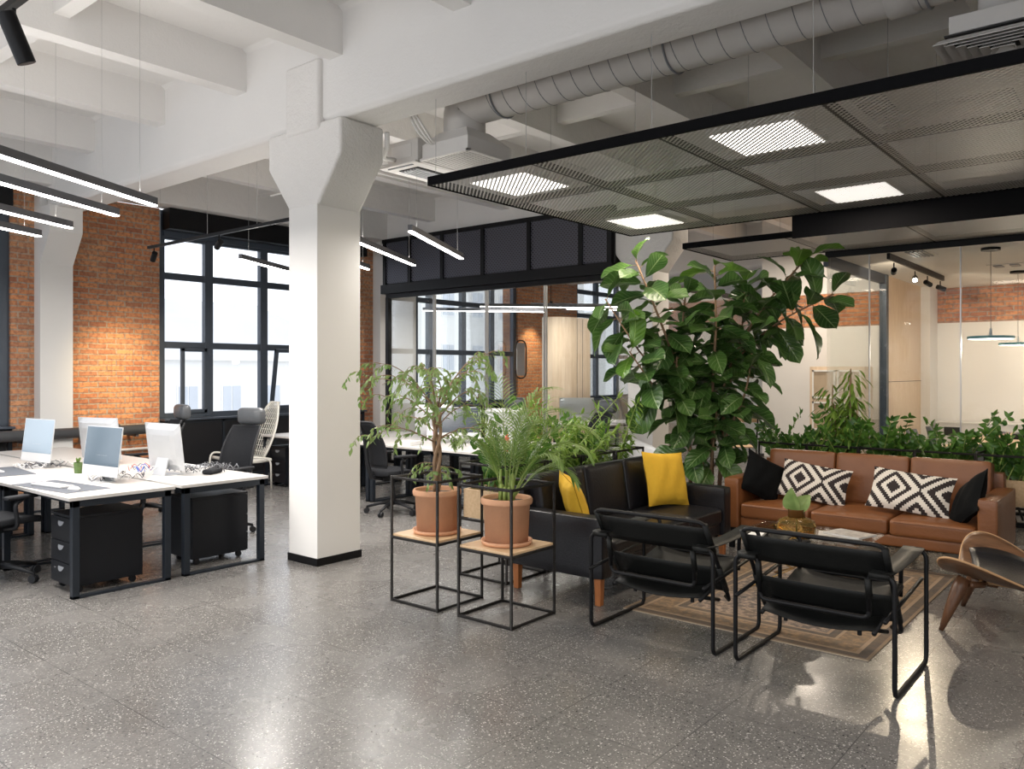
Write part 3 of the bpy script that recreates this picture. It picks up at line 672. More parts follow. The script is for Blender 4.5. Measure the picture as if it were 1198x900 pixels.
for ex, ey, lab in ((1.0, .2, 'added fill light bar straight above the camera, out of view'), (1.0, 2.2, 'added fill light bar left of the camera, out of view'), (-.6, -1.5, 'added fill light bar behind the camera, out of view'), (2.4, -1.6, 'added fill light bar right of the camera, out of view'), (-1.0, 6.0, 'added fill light bar far left, beyond the picture edge by the desks')):
    bar_lamp(lab, (ex, ey))  # unseen pendants added around the camera as fill light for the hall
for i, (a, b, zz_) in enumerate(((12.2, 9.2, 2.78), (12.9, 8.4, 2.86), (13.8, 7.9, 2.9), (15.4, 8.2, 2.95))):
    bar_lamp(['nearest', 'second', 'third', 'farthest'][i] + ' pendant bar lamp inside the glazed work room', (a, b), 2.3, zz_, 'pendant bars in the glazed work room', math.radians(-42), 14)
# tracks and spots
def spot(parent, loc, to, m='black_metal', face=True, ln=.13, r=.034):
    v = (Vector(to) - Vector(loc)).normalized(); p = Vector(loc)
    h = MB().cyl(p - v * ln * .4, p + v * ln * .6, r, n=18).build('spot_head', m, parent, smooth=False, bev=.003)
    MB().cyl(p + Vector((0, 0, .0)), p + Vector((0, 0, .10)), .008, n=8).build('spot_arm', m, parent)
    if face: MB().cyl(p + v * (ln * .6), p + v * (ln * .6 + .003), r * .8, n=18).build('lens', 'spot_face', h)
    return p + v * (ln * .6 + .02)
t = thing('track_light', 'long black track rail with spotlights in front of the window', 'track light', (0, 0, 0))
B(4.935, 4.965, 6.03, 10.0, 3.2, 3.235).build('rail', 'black_metal', t)
for y in (6.4, 7.6, 8.6, 9.7): MB().tube([(4.95, y, 3.23), (4.95, y, 4.66)], .002, 5).build('suspension_wire', 'wire', t)
for y, to in ((9.85, (5.25, 11.5, 1.55)), (8.35, (5.45, 11.5, 1.5)), (6.75, (3.6, 5.2, 1.2))):
    q = spot(t, (4.95, y, 3.1), to); light('SPOT', t, q, 230 if y > 7 else 90, (1, .76, .40) if y > 7 else WARM, .03, rot=aim(q, to), angle=math.radians(42), blend=.9)
t = thing('track_light', 'short black track with one spotlight at the upper left corner', 'track light', (0, 0, 0))
B(1.245, 1.275, 2.6, 4.8, 3.15, 3.18).build('rail', 'black_metal', t)
spot(t, (1.24, 3.62, 3.02), (1.42, 3.62, 2.6), face=False, ln=.2, r=.036)
t = thing('track_light', 'black track light on the meeting room ceiling', 'track light', (0, 0, 0))
B(10.3, 13.3, 2.6, 2.635, 3.0, 3.07).build('rail', 'black_metal', t)
for x, to, lit in ((10.55, (15.3, 4, 2.2), 1), (11.6, (4.0, .92, 0), 2), (12.3, (15.3, 1.6, 2.0), 1), (13.1, (15.3, .6, 2.0), 1)):
    q = spot(t, (x, 2.617, 2.88), to, face=lit == 2)
    light('SPOT', t, q, SUN_SPOT if lit == 2 else 120, (1, .80, .58), .025, rot=aim(q, to), angle=math.radians(26 if lit == 2 else 70), blend=.35 if lit == 2 else 1)
for k, (x, y, sx, sy) in enumerate(((10.5, 2.32, .6, .28), (12.4, 1.4, .28, 1.0))):
    t = thing('ceiling_vent', ['white slotted ceiling vent nearest the meeting room track light', 'long white ceiling vent between the two pendants in the meeting room'][k], 'vent', (x, y, 3.07))
    B(-sx / 2, sx / 2, -sy / 2, sy / 2, -.012, 0).build('vent_frame', 'ac_white', t); g = MB(); grille(g, -sx / 2 + .03, sx / 2 - .03, -sy / 2 + .03, sy / 2 - .03, -.012, 5); g.build('vent_slat', 'grey_plastic', t)
for k, (x, y) in enumerate(((10.62, 1.6), (13.3, 1.67))):
    t = thing('disc_pendant_lamp', ['teal rimmed disc pendant lamp, the nearer and larger looking', 'teal rimmed disc pendant lamp at the picture edge, the farther one'][k], 'pendant lamp', (x, y, 2.03), 0, 'disc pendants in the meeting room')
    MB().lathe([(.02, .03), (.235, .028), (.24, .015), (.238, -.002), (.23, -.004)], 40).build('disc', 'teal', t, smooth=False)
    MB().lathe([(.228, -.008), (.228, -.004)], 40).build('diffuser', 'led_panel', t)
    MB().cyl((0, 0, .03), (0, 0, .12), .018, .012).build('socket', 'white_paint', t); MB().cyl((0, 0, .1), (0, 0, 1.02), .003, n=6).build('cord', 'cable', t); MB().cyl((0, 0, 1.01), (0, 0, 1.04), .1, n=24).build('ceiling_rose', 'black_metal', t)
    light('POINT', t, (0, 0, -.08), 26, WARM, .1)
# general down-lights the farther rooms have
for k, (x, y, z, p) in enumerate(((13.9, 4.9, 3.9, 60), (11.6, 4.8, 3.9, 60), (14, .2, 3.02, 26), (11.4, -.8, 3.02, 22))):
    t = thing('downlight', 'small round white downlight ' + ['above the beige display cabinet', 'behind the fig in front of the glass side wall', 'far back over the meeting room sideboard', 'at the near end of the meeting room'][k], 'ceiling light', (x, y, z), 0, 'downlights behind the glass')
    MB().lathe([(.09, .04), (.1, 0), (.075, -.002), (.07, .01)], 20).build('downlight_ring', 'white_paint', t)
    MB().cyl((0, 0, .05), (0, 0, 4.66 - z if z > 3.5 else .06), .012, n=8).build('stem', 'white_paint', t)
    light('AREA', t, (0, 0, -.02), p, WARM, .14)
t = thing('ceiling_conduit', 'thin white conduit pipes branching under the ceiling beam left of the column', 'pipe', (0, 0, 0))
MB().tube(fillet([(6.4, 9.5, 4.05), (6.4, 7.4, 4.05), (8.5, 7.4, 4.05)], .03), .012, 6).tube([(6.4, 8.6, 4.05), (6.4, 8.6, 4.5)], .012, 6).tube([(7.3, 7.4, 4.05), (7.3, 7.4, 4.5)], .012, 6).build('conduit', 'white_paint', t)

# ================================================================== OFFICE FURNITURE
# desks 1.4 x .8 in two facing rows
def make_desk(lab, loc, grp, w=1.40, d=.80):
    """w along y, d along x; origin at the near left floor corner"""
    t = thing('office_desk', lab, 'desk', loc, 0, grp)
    B(0, d, 0, w, .715, .74).build('tabletop', 'desk_top', t, bev=.002)
    for y in (.012, w - .062):
        f = MB(); f.box(.03, .08, y, y + .05, .0, .715); f.box(d - .08, d - .03, y, y + .05, 0, .715); f.box(.03, d - .03, y, y + .05, .665, .715); f.box(.03, d - .03, y, y + .05, 0, .02)
        f.build('leg_frame', 'desk_metal', t, bev=.002)
    B(.06, .10, .05, w - .05, .68, .71).build('cross_rail', 'desk_metal', t)
    return t
rowA = ['front left desk nearest the camera, by the black drawer unit', 'middle desk of the left row with the grey mat', 'far left desk by the brick wall']
rowB = ['front right desk of the left bench beside the column, over a black cabinet', 'middle desk of the right row of the left bench', 'far desk of the left bench closest to the brick pier']
d0 = make_desk(rowA[0], (2.45, 6.12, 0), 'desks of the left bench')
for k in range(1, 3): dup(d0, (2.45, 6.12 + 1.41 * k, 0), 0, rowA[k])
for k in range(3): dup(d0, (3.30, 6.12 + 1.41 * k, 0), 0, rowB[k])
d1 = make_desk('desk of the bench behind the column, nearest the ficus', (6.7, 5.52, 0), 'desks of the bench behind the column', 1.16)
for k in range(8):
    if k == 0: continue
    r, c = k % 4, k // 4
    dup(d1, (6.7 + c * .85, 5.52 + r * 1.17, 0), 0, ['', 'desk behind the column, second from the ficus, near side', 'desk behind the column, third from the ficus, near side', 'desk at the window end of the bench behind the column, near side', 'desk by the ficus on the side facing the glass room', 'desk second from the ficus on the side facing the glass room', 'desk third from the ficus on the side facing the glass room', 'desk at the window end facing the glass room'][k])
def pedestal(lab, loc, rz=0.):
    """drawers face -x; x 0..52, y 0..38"""
    t = thing('drawer_pedestal', lab, 'drawer unit', loc, rz, 'black drawer pedestals')
    B(.01, .52, 0, .38, .055, .56).build('body', 'pedestal', t, bev=.003)
    B(-.005, .525, -.003, .383, .56, .58).build('top', 'pedestal', t, bev=.004)
    for k, (z0, z1) in enumerate(((.06, .215), (.22, .375), (.38, .555))):
        d = B(-.008, .012, .004, .376, z0, z1).build('drawer', 'pedestal', t, bev=.002)
        mb = MB(); mb.add([(-.0095, .14, z1 - .03), (-.0095, .24, z1 - .03)] + [(-.0095 - .010 * math.sin(PI * i / 8), .19 + .05 * math.cos(PI * i / 8), z1 - .03 - .035 * math.sin(PI * i / 8)) for i in range(9)], [tuple([0] + list(range(10, 1, -1)) + [1])])
        mb.build('handle', 'grey_plastic', d)
        if k == 0: MB().cyl((-.012, .30, z1 - .05), (-.006, .30, z1 - .05), .008, n=10).build('lock', 'chrome', d)
    for x in (.06, .46):
        for y in (.05, .33): MB().cyl((x, y - .012, .026), (x, y + .012, .026), .026, n=14).cb(x, y, .05, .03, .02, .02).build('caster', 'black_plastic', t)
    return t
p0 = pedestal('black drawer unit under the front left desk, nearest the camera', (2.54, 6.27, 0))
dup(p0, (4.07, 6.78, 0), PI, 'black cabinet under the front right desk next to the column')
dup(p0, (6.80, 9.72, 0), 0, 'dark drawer unit far back by the window, left of the column')
dup(p0, (2.60, 9.0, 0), 0, 'black drawer unit far back under the left desks')
def office_chair(lab, loc, rz, head=True, grp='mesh office chairs', slim=False):
    """faces +y"""
    t = thing('office_chair', lab, 'office chair', loc, rz, grp)
    b = MB()
    for k in range(5):
        a = 2 * PI * k / 5 + .3; c, s_ = math.cos(a), math.sin(a)
        b.tube([(0.03 * c, .03 * s_, .13), (.16 * c, .16 * s_, .115), (.31 * c, .31 * s_, .075)], [.026, .02, .014], 8)
    b.build('star_base', 'black_plastic', t, smooth=True)
    for k in range(5):
        a = 2 * PI * k / 5 + .3; c, s_ = math.cos(a), math.sin(a); p = Vector((.31 * c, .31 * s_, .032)); n = Vector((-s_, c, 0))
        MB().cyl(p - n * .024, p - n * .006, .031, n=14).cyl(p + n * .006, p + n * .024, .031, n=14).cyl(p, p + Vector((0, 0, .045)), .008, n=6).build('caster', 'black_plastic', t)
    MB().cyl((0, 0, .1), (0, 0, .26), .03, n=14).cyl((0, 0, .25), (0, 0, .41), .018, n=12).cb(0, -.02, .415, .16, .26, .05).build('gas_lift', 'black_plastic', t)
    def seat(u, v):
        x = (u - .5) * .5; y = (v - .5) * .48; r = 1 - .12 * (abs(u - .5) * 2) ** 4
        return (x * (1 - .1 * v ** 6), y * r, .475 + .02 * (abs(u - .5) * 2) ** 2 - .03 * max(0, v - .8) * 5 * .5)
    MB().grid(seat, 10, 10).build('seat', 'black_mesh', t, smooth=True, solid=.055, bev=.015)
    def back(u, v):
        x = (u - .5) * (.46 - .10 * v ** 2 - .06 * (1 - v) ** 2); z = .56 + v * .52
        return (x, -.25 - .17 * v + .05 * math.sin(v * PI) + .06 * (abs(u - .5) * 2) ** 2, z)
    bk = MB().grid(back, 8, 12).build('backrest', 'black_mesh', t, smooth=True, solid=.02)
    MB().tube([(0, -.14, .42), (0, -.28, .44), (0, -.33, .6), (0, -.36, .85), (0, -.45, 1.05)], [.03, .03, .026, .022, .02], 8).build('back_spine', 'black_plastic', t, smooth=True)
    rim = [Vector(back(0, i / 12)) for i in range(13)] + [Vector(back(i / 8, 1)) for i in range(1, 8)] + [Vector(back(1, 1 - i / 12)) for i in range(13)] + [Vector(back(1 - i / 8, 0)) for i in range(1, 8)]
    MB().tube(rim, .013, 6, closed=True).build('back_rim', 'black_plastic', t, smooth=True)
    if head:
        MB().puff(-.17, .17, -.485, -.375, 1.09, 1.27, .055, .015, 1, 6).build('headrest', 'grey_leather', t, smooth=True)
        MB().tube([(0, -.42, 1.0), (0, -.47, 1.1), (0, -.44, 1.19)], .016, 8).build('headrest_post', 'black_plastic', t)
    for sx in (-1, 1):
        a = MB().tube(fillet([(sx * .12, -.02, .43), (sx * .28, -.02, .45), (sx * .30, -.06, .64), (sx * .29, .02, .67)], .05), .017, 8).build('armrest', 'black_plastic', t, smooth=True)
        MB().puff(sx * .29 - .04, sx * .29 + .04, -.13, .14, .67, .70, .012, .0, 2, 4).build('arm_pad', 'black_plastic', a, smooth=True)
    return t
oc = office_chair('black mesh chair with grey headrest at the column end of the left bench', (4.42, 7.42, 0), PI / 2 + .25)
dup(oc, (4.42, 9.05, 0), PI / 2 - .2, 'black mesh chair with grey headrest farther back by the window, behind the white monitor')
dup(oc, (2.33, 7.14, 0), -PI / 2 + .25, 'black office chair cut by the left picture edge, at the front left desk')
dup(oc, (8.85, 7.4, 0), PI / 2 + .3, 'black chair with grey headrest behind the ficus, on the far side of the bench')
dup(oc, (8.85, 6.05, 0), PI / 2 - .35, 'black chair with grey headrest right of the open white monitor, against the glass')
oc2 = office_chair('black mesh chair without headrest standing left of the ficus, turned away', (6.38, 7.02, 0), -PI / 2 - .25, head=False)
oc2['group'] = 'mesh office chairs'
# monitors
def monitor(lab, loc, rz, scr, w=.53, h=.33):
    """screen faces +y (local -> rotated)"""
    t = thing('desktop_computer', lab, 'computer', loc, rz, 'all-in-one computers')
    MB().add([(-.10, -.12, 0), (.10, -.12, 0), (.10, .06, 0), (-.10, .06, 0), (-.10, -.12, .008), (.10, -.12, .008), (.10, .06, .006), (-.10, .06, .006)], [(3, 2, 1, 0), (4, 5, 6, 7), (0, 1, 5, 4), (1, 2, 6, 5), (2, 3, 7, 6), (3, 0, 4, 7)]).add(
        [(-.09, -.12, 0), (.09, -.12, 0), (.08, -.06, .22), (-.08, -.06, .22), (-.09, -.112, 0), (.09, -.112, 0), (.08, -.05, .22), (-.08, -.05, .22)], [(0, 1, 2, 3), (7, 6, 5, 4), (0, 3, 7, 4), (1, 5, 6, 2)]).build('stand', 'alum', t)
    tl = math.radians(7)
    def q(u, v):
        return ((u - .5) * w, -.002 - .03 * (1 - ((u - .5) * 2) ** 4) * (1 - ((v - .5) * 2) ** 4), (v) * (h + .08))
    sh = MB().grid(q, 8, 8); sh.box(-w / 2, w / 2, -.003, .004, 0, h + .08)
    o = sh.build('display_body', 'alum', t, smooth=False, loc=(0, -.035, .05), rot=(tl, 0, 0))
    B(-w / 2 + .008, w / 2 - .008, .0041, .0055, .085, h + .072).build('screen', scr, o)
    B(-w / 2 + .003, w / 2 - .003, .004, .0052, .003, .082).build('chin', 'white_plastic', o)
    return t
monitor('computer with a dark blue grey screen on the front left desk', (2.94, 6.83, .74), PI / 2 + .10, 'screen_blue')
monitor('computer with a pale blue screen, leftmost on the left bench', (3.02, 8.38, .74), PI / 2 + .12, 'screen_pale')
monitor('white backed computer seen from behind on the front right desk', (3.60, 6.86, .74), -PI / 2 + .08, 'screen_dark')
monitor('white backed computer half hidden behind the dark screened one', (3.62, 8.2, .74), -PI / 2 + .3, 'screen_dark')
monitor('computer whose dark screen shows right at the edge of the column', (7.2, 8.9, .74), PI / 2 - .2, 'screen_dark')
monitor('dark screened computer on the bench behind the ficus leaves', (7.45, 7.0, .74), PI / 2 + .7, 'screen_dark', .6)
monitor('white backed computer turned away beside the dark screen behind the ficus', (7.75, 6.45, .74), -PI / 2 + .75, 'screen_dark')
monitor('white computer on a desk inside the glazed work room', (11.6, 8.05, .74), -PI / 2 + .7, 'screen_dark', .6)
monitor('computer behind the left foliage of the ficus', (7.95, 7.9, .74), -PI / 2 + .6, 'screen_dark')
# desk clutter
def keyboard(lab, loc, rz):
    t = thing('keyboard', lab, 'keyboard', loc, rz, 'keyboards'); B(-.21, .21, -.057, .057, 0, .012).build('key_base', 'alum', t, bev=.003)
    kb = MB()
    for i in range(14):
        for j in range(5): kb.cb(-.195 + i * .03, -.044 + j * .022, .014, .025, .018, .004)
    kb.build('keys', 'white_plastic', t); return t
def mouse(lab, loc, rz):
    o = MB().grid(lambda u, v: ((u - .5) * .06 * math.sin(PI * (v * .96 + .02)) ** .4, (v - .5) * .11, .028 * math.sin(PI * (v * .98 + .01)) ** .6 * (1 - ((u - .5) * 2) ** 4)), 8, 10).build('computer_mouse', 'white_plastic', None, smooth=True, loc=loc, rot=(0, 0, rz), solid=.003)
    tag(o, lab, 'mouse', 'computer mice'); return o
tag(B(-.42, .42, -.17, .17, 0, .004).build('desk_mat', 'grey_mat', loc=(2.66, 6.8, .74), rot=(0, 0, PI / 2 + .1)), 'dark grey desk mat on the front left desk', 'desk mat')
keyboard('white keyboard on the grey desk mat of the front left desk', (2.62, 6.85, .744), PI / 2 + .15)
mouse('white mouse beside the keyboard on the grey mat', (2.64, 6.5, .744), .4)
tag(B(-.38, .38, -.17, .17, 0, .004).build('desk_mat', 'grey_mat', loc=(2.72, 8.2, .74), rot=(0, 0, PI / 2 - .1)), 'grey desk mat on the middle left desk, by the picture edge', 'desk mat')
keyboard('white keyboard on the middle left desk, by the picture edge', (2.66, 8.3, .744), PI / 2 - .1)
keyboard('white keyboard on the front right desk behind the white monitor', (4.0, 7.25, .74), PI / 2)
t = thing('succulent_cup', 'small green cup with a spiky plant between the two left monitors', 'cup', (3.10, 7.55, .74))
MB().lathe([(.03, 0), (.036, .1), (.033, .1), (.03, .02)], 16).build('cup', 'green_cup', t); lf = MB()
for k in range(14): a = R() * 6.3; lf.leaf((0, 0, .09), Vector((math.cos(a) * .4, math.sin(a) * .4, 1)), Vector((0, 1, .1)), .055, .014, .2, 0, 'thin', 0, 2, 3)
lf.build('leaves', 'ficus', t)
def tangle(lab, loc, n, r, mats, h=.03):
    t = thing('cable_tangle', lab, 'cables', loc, 0, 'tangled cables on the desks')
    for m in mats:
        mb = MB()
        for k in range(n):
            pts = []; a = R() * 6.3; x = U(-r, r); y = U(-r, r)
            for i in range(14):
                a += U(-.9, .9); x += math.cos(a) * .035; y += math.sin(a) * .035; x *= .93; y *= .93; pts.append((x, y, .006 + abs(math.sin(i * .8 + k)) * h))
            mb.tube(pts, .0035, 5)
        mb.build('cable', m, t, smooth=True)
    return t
tangle('tangle of black cables at the foot of the white backed monitor, by the column end', (3.92, 6.85, .74), 7, .2, ['cable', 'grey_plastic'], .05)
tangle('tangle of coloured cables left of the white backed monitor', (3.55, 7.08, .74), 2, .1, ['cable', 'red', 'white_cable', 'blue'], .07)
tangle('cables behind the dark screened monitor of the front left desk', (3.12, 6.9, .74), 4, .14, ['white_cable', 'cable'], .04)
tangle('cables at the foot of the pale blue screened monitor', (3.12, 8.3, .74), 5, .15, ['cable', 'white_cable'], .04)
t = tag(MB().cyl((-.07, 0, .03), (.07, 0, .03), .03, n=16).build('power_adapter', 'white_plastic', loc=(3.52, 8.3, .74), rot=(0, 0, .3), bev=.006), 'white rounded device lying behind the pale blue screened monitor', 'adapter')
tag(B(-.10, .10, -.05, .05, 0, .045).build('black_bag', 'black_mesh', loc=(3.86, 6.62, .74), rot=(0, 0, .5), bev=.02), 'small black pouch among the cables at the column end of the desk', 'pouch')
for k, (x, y, a) in enumerate(((2.95, 7.55, .3), (3.45, 6.6, .6), (2.7, 9.0, .2))):
    tag(B(-.11, .11, -.15, .15, 0, .003).build('paper_sheet', 'paper', loc=(x, y, .74), rot=(0, 0, a)), ['white sheet of paper behind the front keyboard', 'white sheet of paper at the front edge between both front desks', 'white sheet of paper far left on the bench'][k], 'paper')
t = thing('pen_holder', 'dark pen holder with yellow and blue pens behind the ficus', 'pen holder', (7.0, 6.95, .74)); MB().lathe([(.035, 0), (.04, .1), (.035, .1), (.033, .01)], 16).build('holder', 'black_plastic', t)
for k, m in enumerate(('yellow_cloth', 'blue', 'red', 'cable')): a = k * 1.6; MB().cyl((.01 * math.cos(a), .01 * math.sin(a), .01), (.035 * math.cos(a), .035 * math.sin(a), .17), .005, n=6).build('pen', m, t)
t = thing('drink_bottle', 'red and white bottle standing right of the white monitor behind the plants', 'bottle', (7.05, 5.85, .74)); MB().lathe([(.03, 0), (.034, .02), (.034, .13), (.015, .18), (.013, .2)], 16).build('bottle_body', 'red', t, smooth=True); MB().cyl((0, 0, .2), (0, 0, .225), .016, n=12).build('bottle_cap', 'white_plastic', t)
for k, (x, y, z, m) in enumerate(((6.9, 8.45, .0, 'white_plastic'), (7.0, 8.1, 0, 'paper'), (7.1, 6.3, 0, 'paper'), (6.95, 7.35, 0, 'white_plastic'))):
    tag(B(-.14, .14, -.1, .1, 0, .05 if k in (0, 3) else .02).build(['document_tray', 'paper_stack', 'paper_stack', 'document_tray'][k], m, loc=(x, y, .74 + z), rot=(0, 0, k * .5), bev=.004), ['white tray just right of the column', 'paper stack on the bench right of the column', 'paper stack behind the zz plants on the bench', 'white tray behind the left foliage of the ficus'][k], 'stationery')
# white rattan armchair near the window
t = thing('wicker_lounge_chair', 'white wicker lounge chair with a tall round back by the window', 'armchair', (6.42, 10.25, 0), math.radians(80))
def wb(u, v):
    a = (u - .5) * 2.2; w = .36 * (math.sin(PI * (.22 + .72 * v)) ** .6); return (math.sin(a) * w * 1.1, -.28 - .28 * v + .12 * (1 - math.cos(a)), .42 + v * .78)
MB().grid(wb, 14, 14).build('backrest', 'rattan_weave', t, smooth=True, solid=.015) if False else None
bm = MB()
for i in range(15): bm.tube([wb(i / 14, j / 10) for j in range(11)], .006, 5)
for j in range(1, 11, 1): bm.tube([wb(i / 14, j / 10) for i in range(15)], .004, 5)
bm.tube([wb(0, j / 10) for j in range(11)] + [wb(i / 14, 1) for i in range(15)] + [wb(1, 1 - j / 10) for j in range(11)], .014, 7)
bm.build('backrest', 'rattan', t, smooth=True)
MB().grid(lambda u, v: ((u - .5) * .62, -.32 + v * .62, .40 + .03 * math.sin(v * PI) * -1 + .03 * v), 6, 6).build('seat', 'rattan', t, smooth=True, solid=.04)
for sx in (-1, 1):
    MB().tube(fillet([(sx * .34, -.3, 0), (sx * .36, -.28, .42), (sx * .36, .3, .5), (sx * .33, .36, 0)], .09), .014, 7).build('leg_frame', 'rattan', t, smooth=True)
# glazed work room furniture
d2 = make_desk('desk with the white computer inside the glazed work room', (11.2, 7.4, 0), 'desks in the glazed work room')
dup(d2, (12.3, 7.4, 0), 0, 'desk behind the white computer inside the glazed work room')
t = thing('curved_wardrobe', 'tall beige rounded partition between brick pier and far window', 'partition', (13.6, 9.7, 0))
pl = [(.55 * math.cos(a) - .1, .35 * math.sin(a)) for a in [PI * .5 + PI * k / 10 for k in range(11)]] + [(.38, -.35), (.38, .35)]
MB().prism(pl, 0, 2.75).build('curved_wall', 'wood_panel', t)
g = MB()
for x in (-.1, .1): g.box(x - .004, x + .004, -.354, -.35, .05, 2.72)
g.build('panel_joint', 'dark_gap', t)
t = thing('wall_mirror', 'rounded mirror with thin black rim on the brick pier inside the glazed room', 'mirror', (14.1, 11.30, 0))
rr = fillet([(-.18, 0, 1.5), (-.18, 0, 2.35), (.2, 0, 2.35), (.2, 0, 1.5), (-.18, 0, 1.5), (-.18, 0, 2.0)], .19, 8)[1:-1]
MB().tube(rr, .018, 8).build('rim', 'black_metal', t); B(-.14, .16, .0, .01, 1.56, 2.3).build('mirror_glass', 'chrome', t, bev=.004)
l = thing('brick_wall_washer', 'small black spotlight grazing the brick pier inside the glazed room', 'spotlight', (14.7, 10.9, 0))
q = spot(l, (0, 0, 3.2), (0, .6, 1.2)); light('SPOT', l, q, 130, (1, .75, .42), .03, rot=aim(q, (0, .6, 1.6)), angle=math.radians(70), blend=1); MB().cyl((0, 0, 3.28), (0, 0, 4.6), .008, n=6).build('stem', 'black_metal', l)
# meeting room
t = thing('meeting_table', 'long pale oak meeting table under the disc pendants', 'table', (0, 0, 0))
B(10.5, 13.9, .95, 2.15, .72, .75).build('tabletop', 'wood_light', t, bev=.004)
for x in (10.8, 13.6): MB().box(x - .03, x + .03, 1.05, 1.1, .006, .72).box(x - .03, x + .03, 2.0, 2.05, .006, .72).box(x - .03, x + .03, 1.05, 2.05, .66, .72).box(x - .03, x + .03, 1.05, 2.05, .006, .04).build('leg_frame', 'black_metal', t)
def shell_chair(lab, loc, rz):
    t = thing('meeting_chair', lab, 'chair', loc, rz, 'grey meeting chairs')
    def sh(u, v):
        a = (u - .5) * 2
        if v < .5: k = v / .5; return (a * .24, .24 - k * .42, .45 - .02 * k + .05 * a * a)
        k = (v - .5) / .5; return (a * (.25 - .06 * k), -.18 - .1 * k + .10 * a * a * (1 - k * .4), .44 + k * .42)
    MB().grid(sh, 8, 14).build('shell', 'grey_fabric', t, smooth=True, solid=.03)
    for sx in (-1, 1):
        for sy in (-1, 1): MB().cyl((sx * .12, sy * .12, .42), (sx * .24, sy * .22, .006), .013, n=8).build('leg', 'black_metal', t)
    return t
c0 = shell_chair('grey shell chair nearest the birch panel side of the meeting table', (11.0, 2.45, 0), PI)
for x, y, rz, lab in ((11.9, 2.5, PI, 'grey shell chair in the middle of the window side of the meeting table'), (12.8, 2.45, PI + .2, 'grey shell chair farthest along the meeting table'), (10.2, 1.5, -PI / 2, 'grey shell chair at the glass end of the meeting table')): dup(c0, (x, y, .0), rz, lab)
tag(B(-.06, .06, -.06, .06, 0, .13).build('white_box', 'white_plastic', loc=(13.1, 1.95, .75), bev=.01), 'small white cube shaped device on the meeting table', 'device')
tag(B(-.2, .2, -.14, .14, 0, .07).build('black_case', 'black_plastic', loc=(12.7, 1.5, .75), bev=.01), 'flat black case on the meeting table at the picture edge', 'case')
tangle('cables around the white device on the meeting table', (12.95, 1.95, .75), 5, .14, ['cable', 'blue'], .06)
t = thing('low_sideboard', 'low white sideboard along the back wall of the meeting room', 'sideboard', (0, 0, 0))
B(14.8, 15.28, .5, 3.0, .006, .8).build('body', 'white_paint', t, bev=.003); B(14.78, 15.28, .48, 3.02, .8, .82).build('top', 'white_paint', t); B(14.79, 14.8, 2.65, 2.9, .6, .74).build('niche', 'dark_gap', t)
t = thing('display_cabinet', 'beige cabinet with two framed openings behind the glass side wall', 'cabinet', (0, 0, 0))
B(14.45, 14.95, 4.05, 4.98, 0, 1.74).build('body', 'kraft_pale' if False else 'wood_panel', t, bev=.004)
for y in (4.10, 4.53):
    for z in (1.18, .62):
        f = MB(); f.box(14.42, 14.45, y, y + .40, z, z + .03).box(14.42, 14.45, y, y + .40, z + .47, z + .5).box(14.42, 14.45, y, y + .03, z, z + .5).box(14.42, 14.45, y + .37, y + .40, z, z + .5); o = f.build('door_frame', 'paper', t)
        B(14.435, 14.449, y + .03, y + .37, z + .03, z + .47).build('door_panel', 'kraft', o)
t = thing('wooden_school_chair', 'light wood chair with black frame behind the fig on the left of the glass wall', 'chair', (12.2, 5.3, 0), -.9)
for sx in (-1, 1): MB().tube(fillet([(sx * .2, .2, 0), (sx * .2, .2, .45), (sx * .2, -.18, .45), (sx * .2, -.3, 1.15)], .05), .013, 7).tube([(sx * .2, -.18, .45), (sx * .2, -.28, 0)], .013, 7).build('side_frame', 'black_metal', t, smooth=True)
MB().box(-.21, .21, -.18, .22, .455, .475).build('seat', 'wood_light', t, bev=.006); MB().grid(lambda u, v: ((u - .5) * .44, -.27 - .04 * v + .03 * ((u - .5) * 2) ** 2, .86 + v * .26), 8, 4).build('backrest', 'wood_light', t, smooth=True, solid=.014)

t = thing('white_tub_chair', 'white rounded chair back behind the right end of the black sofa', 'chair', (8.22, 4.85, 0), 2.2)
def tub(u, v):
    a = (u - .5) * 2.6; return (math.sin(a) * .30, -math.cos(a) * .28, .42 + v * (.42 - .14 * abs(u - .5) * 2) )
MB().grid(tub, 16, 6).build('backrest', 'white_plastic', t, smooth=True, solid=.02)
MB().lathe([(.05, .40), (.27, .41), (.28, .44), (.26, .47), (.02, .475)], 28).build('seat', 'white_plastic', t, smooth=True)
for k in range(4): a = PI / 4 + k * PI / 2; MB().cyl((.12 * math.cos(a), .12 * math.sin(a), .41), (.25 * math.cos(a), .25 * math.sin(a), 0), .014, .010, n=8).build('leg', 'wood_light', t)

# ================================================================== LOUNGE
t = thing('area_rug', 'faded oriental rug in brown and grey with a dark border', 'rug', (4.82, 1.33, 0))
MB().grid(lambda u, v: (u * 2.45, v * 1.62, .008), 1, 1).build('pile', 'rug', t)
ro = t.children[0]; ul = ro.data.uv_layers[0]
for d_ in ul.data: d_.uv = (d_.uv[0] * 2.45, d_.uv[1] * 1.62)
B(0, 2.45, 0, 1.62, .0005, .0075).build('backing', 'kraft', t)

